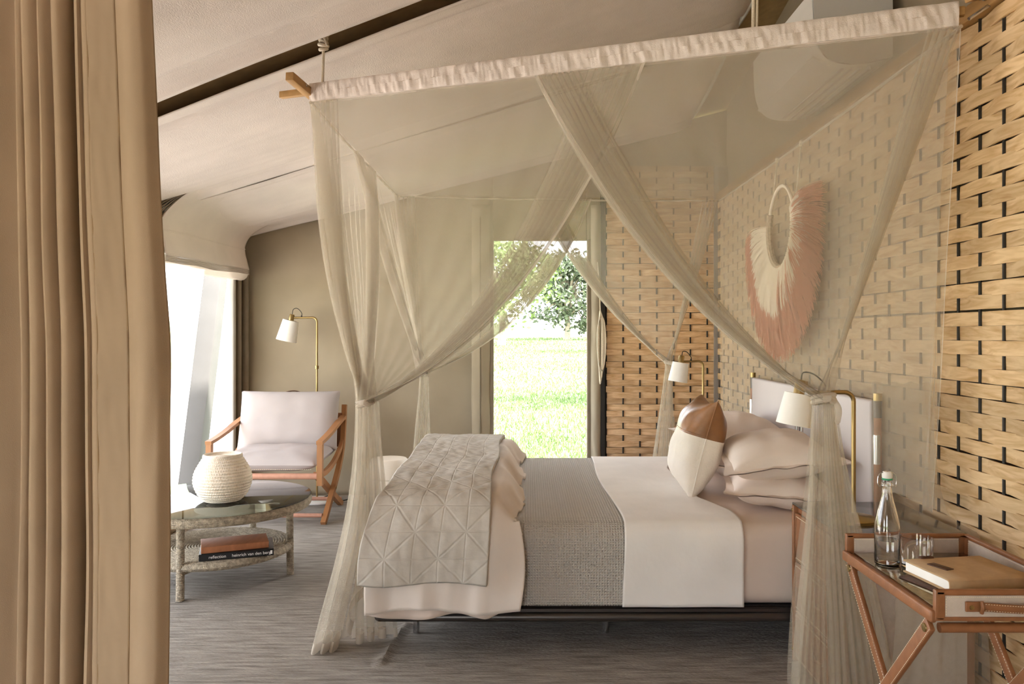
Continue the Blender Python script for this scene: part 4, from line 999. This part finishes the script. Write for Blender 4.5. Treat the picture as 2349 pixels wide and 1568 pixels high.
mb = MB(Mk2); mb.rbox((.16, .09, .030), (.325, .186, .004), .0015); mb.rbox((.16, .09, .002), (.325, .186, .004), .0015); mb.rbox((.16, -.002, .016), (.325, .006, .032), .0025, 3); part('cover', mb, M_bookleather, b2)

# coil of cord on the doorway frame
rc = MB(); cxp = (1377 - VX) * 6.5 / FPX
for k in range(6):
    w = .010 + .0048 * k; top_ = at(1377, 712 + 3 * k, 6.5).z; bt_ = at(1377, 880 - 6 * k, 6.5).z; cz = (top_ + bt_) / 2; hh = (top_ - bt_) / 2
    rc.tube([(cxp + w * math.cos(a) * (1 + .1 * math.sin(a)) + .002 * k, 6.50 - .004 * (k % 3), cz + hh * math.sin(a)) for a in [2 * PI * j / 36 for j in range(36)]], .0058, 7, True)
rc.tube([(cxp, 6.49, at(1377, 715, 6.5).z), (cxp - .01, 6.50, at(1377, 640, 6.5).z), (cxp - .02, 6.53, at(1377, 600, 6.5).z)], .005, 7)
tag(part('cord_coil', rc, M_rope), 'coil of pale cord hanging on the doorway frame', 'cord')

# ------------------------------------------------------------------ outside
def gnd(x, y):
    d = math.hypot(x, y - 4); return -.30 + max(0, (d - 8)) * .030 + .05 * nz(x * .2, y * .2)
def gf(u, v):
    a = lerp(R(-200), R(20), u); r = 3 + 130 * v ** 2.2; x = r * math.cos(a); y = 4 - r * math.sin(a) * 1; y = 4 - r * math.sin(a)
    return (x, y, gnd(x, y) if r > 6 else -.30)
mb = MB(); mb.grid(lambda u, v: (lambda a, r: (r * math.cos(a), 4 + r * math.sin(a), gnd(r * math.cos(a), 4 + r * math.sin(a))))(2 * PI * u, 1 + 140 * v ** 2.2), 120, 90, closed_u=True)
gr = struct(part('ground', mb, M_grass), 'sunlit meadow outside the doorway')
mb = MB(); mb.grid(lambda u, v: (lerp(-16, -2.75, u), lerp(-6, 26, v), gnd(lerp(-16, -2.75, u), lerp(-6, 26, v)) + .03), 24, 40)
struct(part('path', mb, mat('pale_bounce_sand', (.62, .57, .52), .95, .08, 2)), 'pale sandy yard added outside the screened window to bounce neutral light')  # pale ground added so the bounce into the room is not green
mb = MB(); mb.grid(lambda u, v: (lerp(-2.75, 9, u), lerp(-22, -2.75, v), gnd(lerp(-2.75, 9, u), lerp(-22, -2.75, v)) + .03), 16, 24)
struct(part('path', mb, bpy.data.materials['pale_bounce_sand']), 'unseen pale sandy yard added in front of the tent to bounce neutral light')  # unseen extension of the yard, put in to keep the front bounce neutral
# grass blades in the part of the meadow seen through the doorway
vs = []; fs = []
for i in range(42000):
    y = 7.6 + 52 * random.random() ** 2.0; x = random.uniform(-.07, .10) * y + random.uniform(-.3, .3); h = random.uniform(.03, .10); z = gnd(x, y)
    a = random.uniform(0, PI); w = .006 + .0006 * y; dx, dy = math.cos(a) * w, math.sin(a) * w; lx_, ly = random.uniform(-.04, .04), random.uniform(-.04, .04); o = len(vs)
    vs += [(x - dx, y - dy, z - .01), (x + dx, y + dy, z - .01), (x + lx_, y + ly, z + h)]; fs.append((o, o + 1, o + 2))
me = bpy.data.meshes.new('grass'); me.from_pydata(vs, [], fs); me.materials.append(mat('grass_blade', (.14, .21, .07), .8, .2, 1))
tag(put(me, 'grass'), 'short bright grass growing in the meadow outside', 'grass', kind='stuff')
def tree(x, y, hgt, cr, ch_, m, label, n=2600, leaf=.16, trunk_h=.3, seed=1, droop=.0, clumps=26):
    random.seed(seed); z0 = gnd(x, y); t = thing('meadow_tree', label, 'tree', (x, y, z0), 'trees in the meadow')
    b = MB(); b.tube(catmull([(x, y, z0 - .1), (x + .05 * hgt * .3, y, z0 + hgt * trunk_h * .6), (x, y, z0 + hgt * .62)], 6), [hgt * .045 * (1 - .06 * k) for k in range(13)], 9); tr_ = part('trunk', b, M_bark, t)
    b = MB(); cl = []
    for k in range(clumps):
        a = random.uniform(0, 2 * PI); rr = cr * math.sqrt(random.random()) * .8; zz = z0 + hgt * (trunk_h + (1 - trunk_h) * random.random() ** .8) 
        zz -= droop * rr; kx = x + rr * math.cos(a); ky = y + rr * math.sin(a); cl.append((kx, ky, zz, cr * random.uniform(.22, .4)))
        b.tube([(x, y, z0 + hgt * random.uniform(trunk_h * .7, .5)), ((x + kx) / 2, (y + ky) / 2, (zz + z0 + hgt * .5) / 2), (kx, ky, zz)], [hgt * .014, hgt * .01, hgt * .004], 5)
    part('branches', b, M_bark, t)
    vs = []; fs = []
    for i in range(n):
        kx, ky, kz, kr = random.choice(cl); d = Vector((random.gauss(0, 1), random.gauss(0, 1), random.gauss(0, .75))); p = Vector((kx, ky, kz)) + d * kr * .5
        if p.z < z0 + .25: continue
        a = Vector((random.gauss(0, 1), random.gauss(0, 1), random.gauss(0, 1))).normalized(); c = a.cross(Vector((random.gauss(0, 1), random.gauss(0, 1), .3))).normalized(); s = leaf * random.uniform(.6, 1.3); o = len(vs)
        vs += [p - a * s, p - c * s * .45, p + a * s, p + c * s * .45]; fs.append((o, o + 1, o + 2, o + 3))
    me = bpy.data.meshes.new('foliage'); me.from_pydata([tuple(v) for v in vs], [], fs); me.materials.append(m); put(me, 'foliage', t)
tree(2.6, 55, 6.4, 2.6, 0, M_leafB, 'grey green drooping tree in the middle of the doorway view', 5200, .2, .25, 3, .5, 44)
tree(-1.6, 46, 6.2, 3.2, 0, M_leafA, 'pale yellow green spreading tree at the left of the doorway view', 4200, .17, .35, 5, .2, 36)
tree(4.0, 17.2, 6.2, 2.3, 0, M_leafA, 'tree outside to the right of the doorway view throwing shade on the grass', 2600, .16, .4, 8, .1, 26)
tree(6.6, 37, 8.0, 3.0, 0, M_leafA, 'tree farther out to the right of the doorway view', 2600, .2, .4, 11, .1, 26)
tree(-9, 75, 9, 5, 0, M_leafA, 'distant tree beyond the spreading tree', 2600, .3, .3, 12, .1, 30)
bd = thing('farm_building', 'low pale building far across the meadow', 'building', (.3, 72, gnd(.3, 72)))
zb_ = gnd(.3, 72)
mb = MB(); mb.box((.3, 72, zb_ + .7), (3.2, 2, 1.4)); part('wall', mb, M_bldg, bd, False)
mb = MB(); mb.add([(-1.5, 70.8, zb_ + 1.35), (2.1, 70.8, zb_ + 1.35), (2.1, 73.2, zb_ + 1.35), (-1.5, 73.2, zb_ + 1.35), (-1.5, 72, zb_ + 2.0), (2.1, 72, zb_ + 2.0)], [(0, 1, 5, 4), (2, 3, 4, 5), (0, 4, 3), (1, 2, 5), (3, 2, 1, 0)]); part('roof', mb, M_white, bd, False)
for k in range(3):
    mb = MB(); mb.box((-.6 + .9 * k, 70.98, zb_ + .7), (.4, .04, .7)); part('window', mb, M_post, bd, False)
# leaning tent pole outside the screened window
a = at(500, 615, 7.7); b = at(440, 1120, 7.1); b.x = a.x = -3.02
mb = MB(); mb.bar(b + (b - a) * .25, a + (a - b) * .15, .17, .17, 0, .01)
tag(part('tent_pole', mb, M_pole), 'grey leaning pole outside the screened window', 'pole')
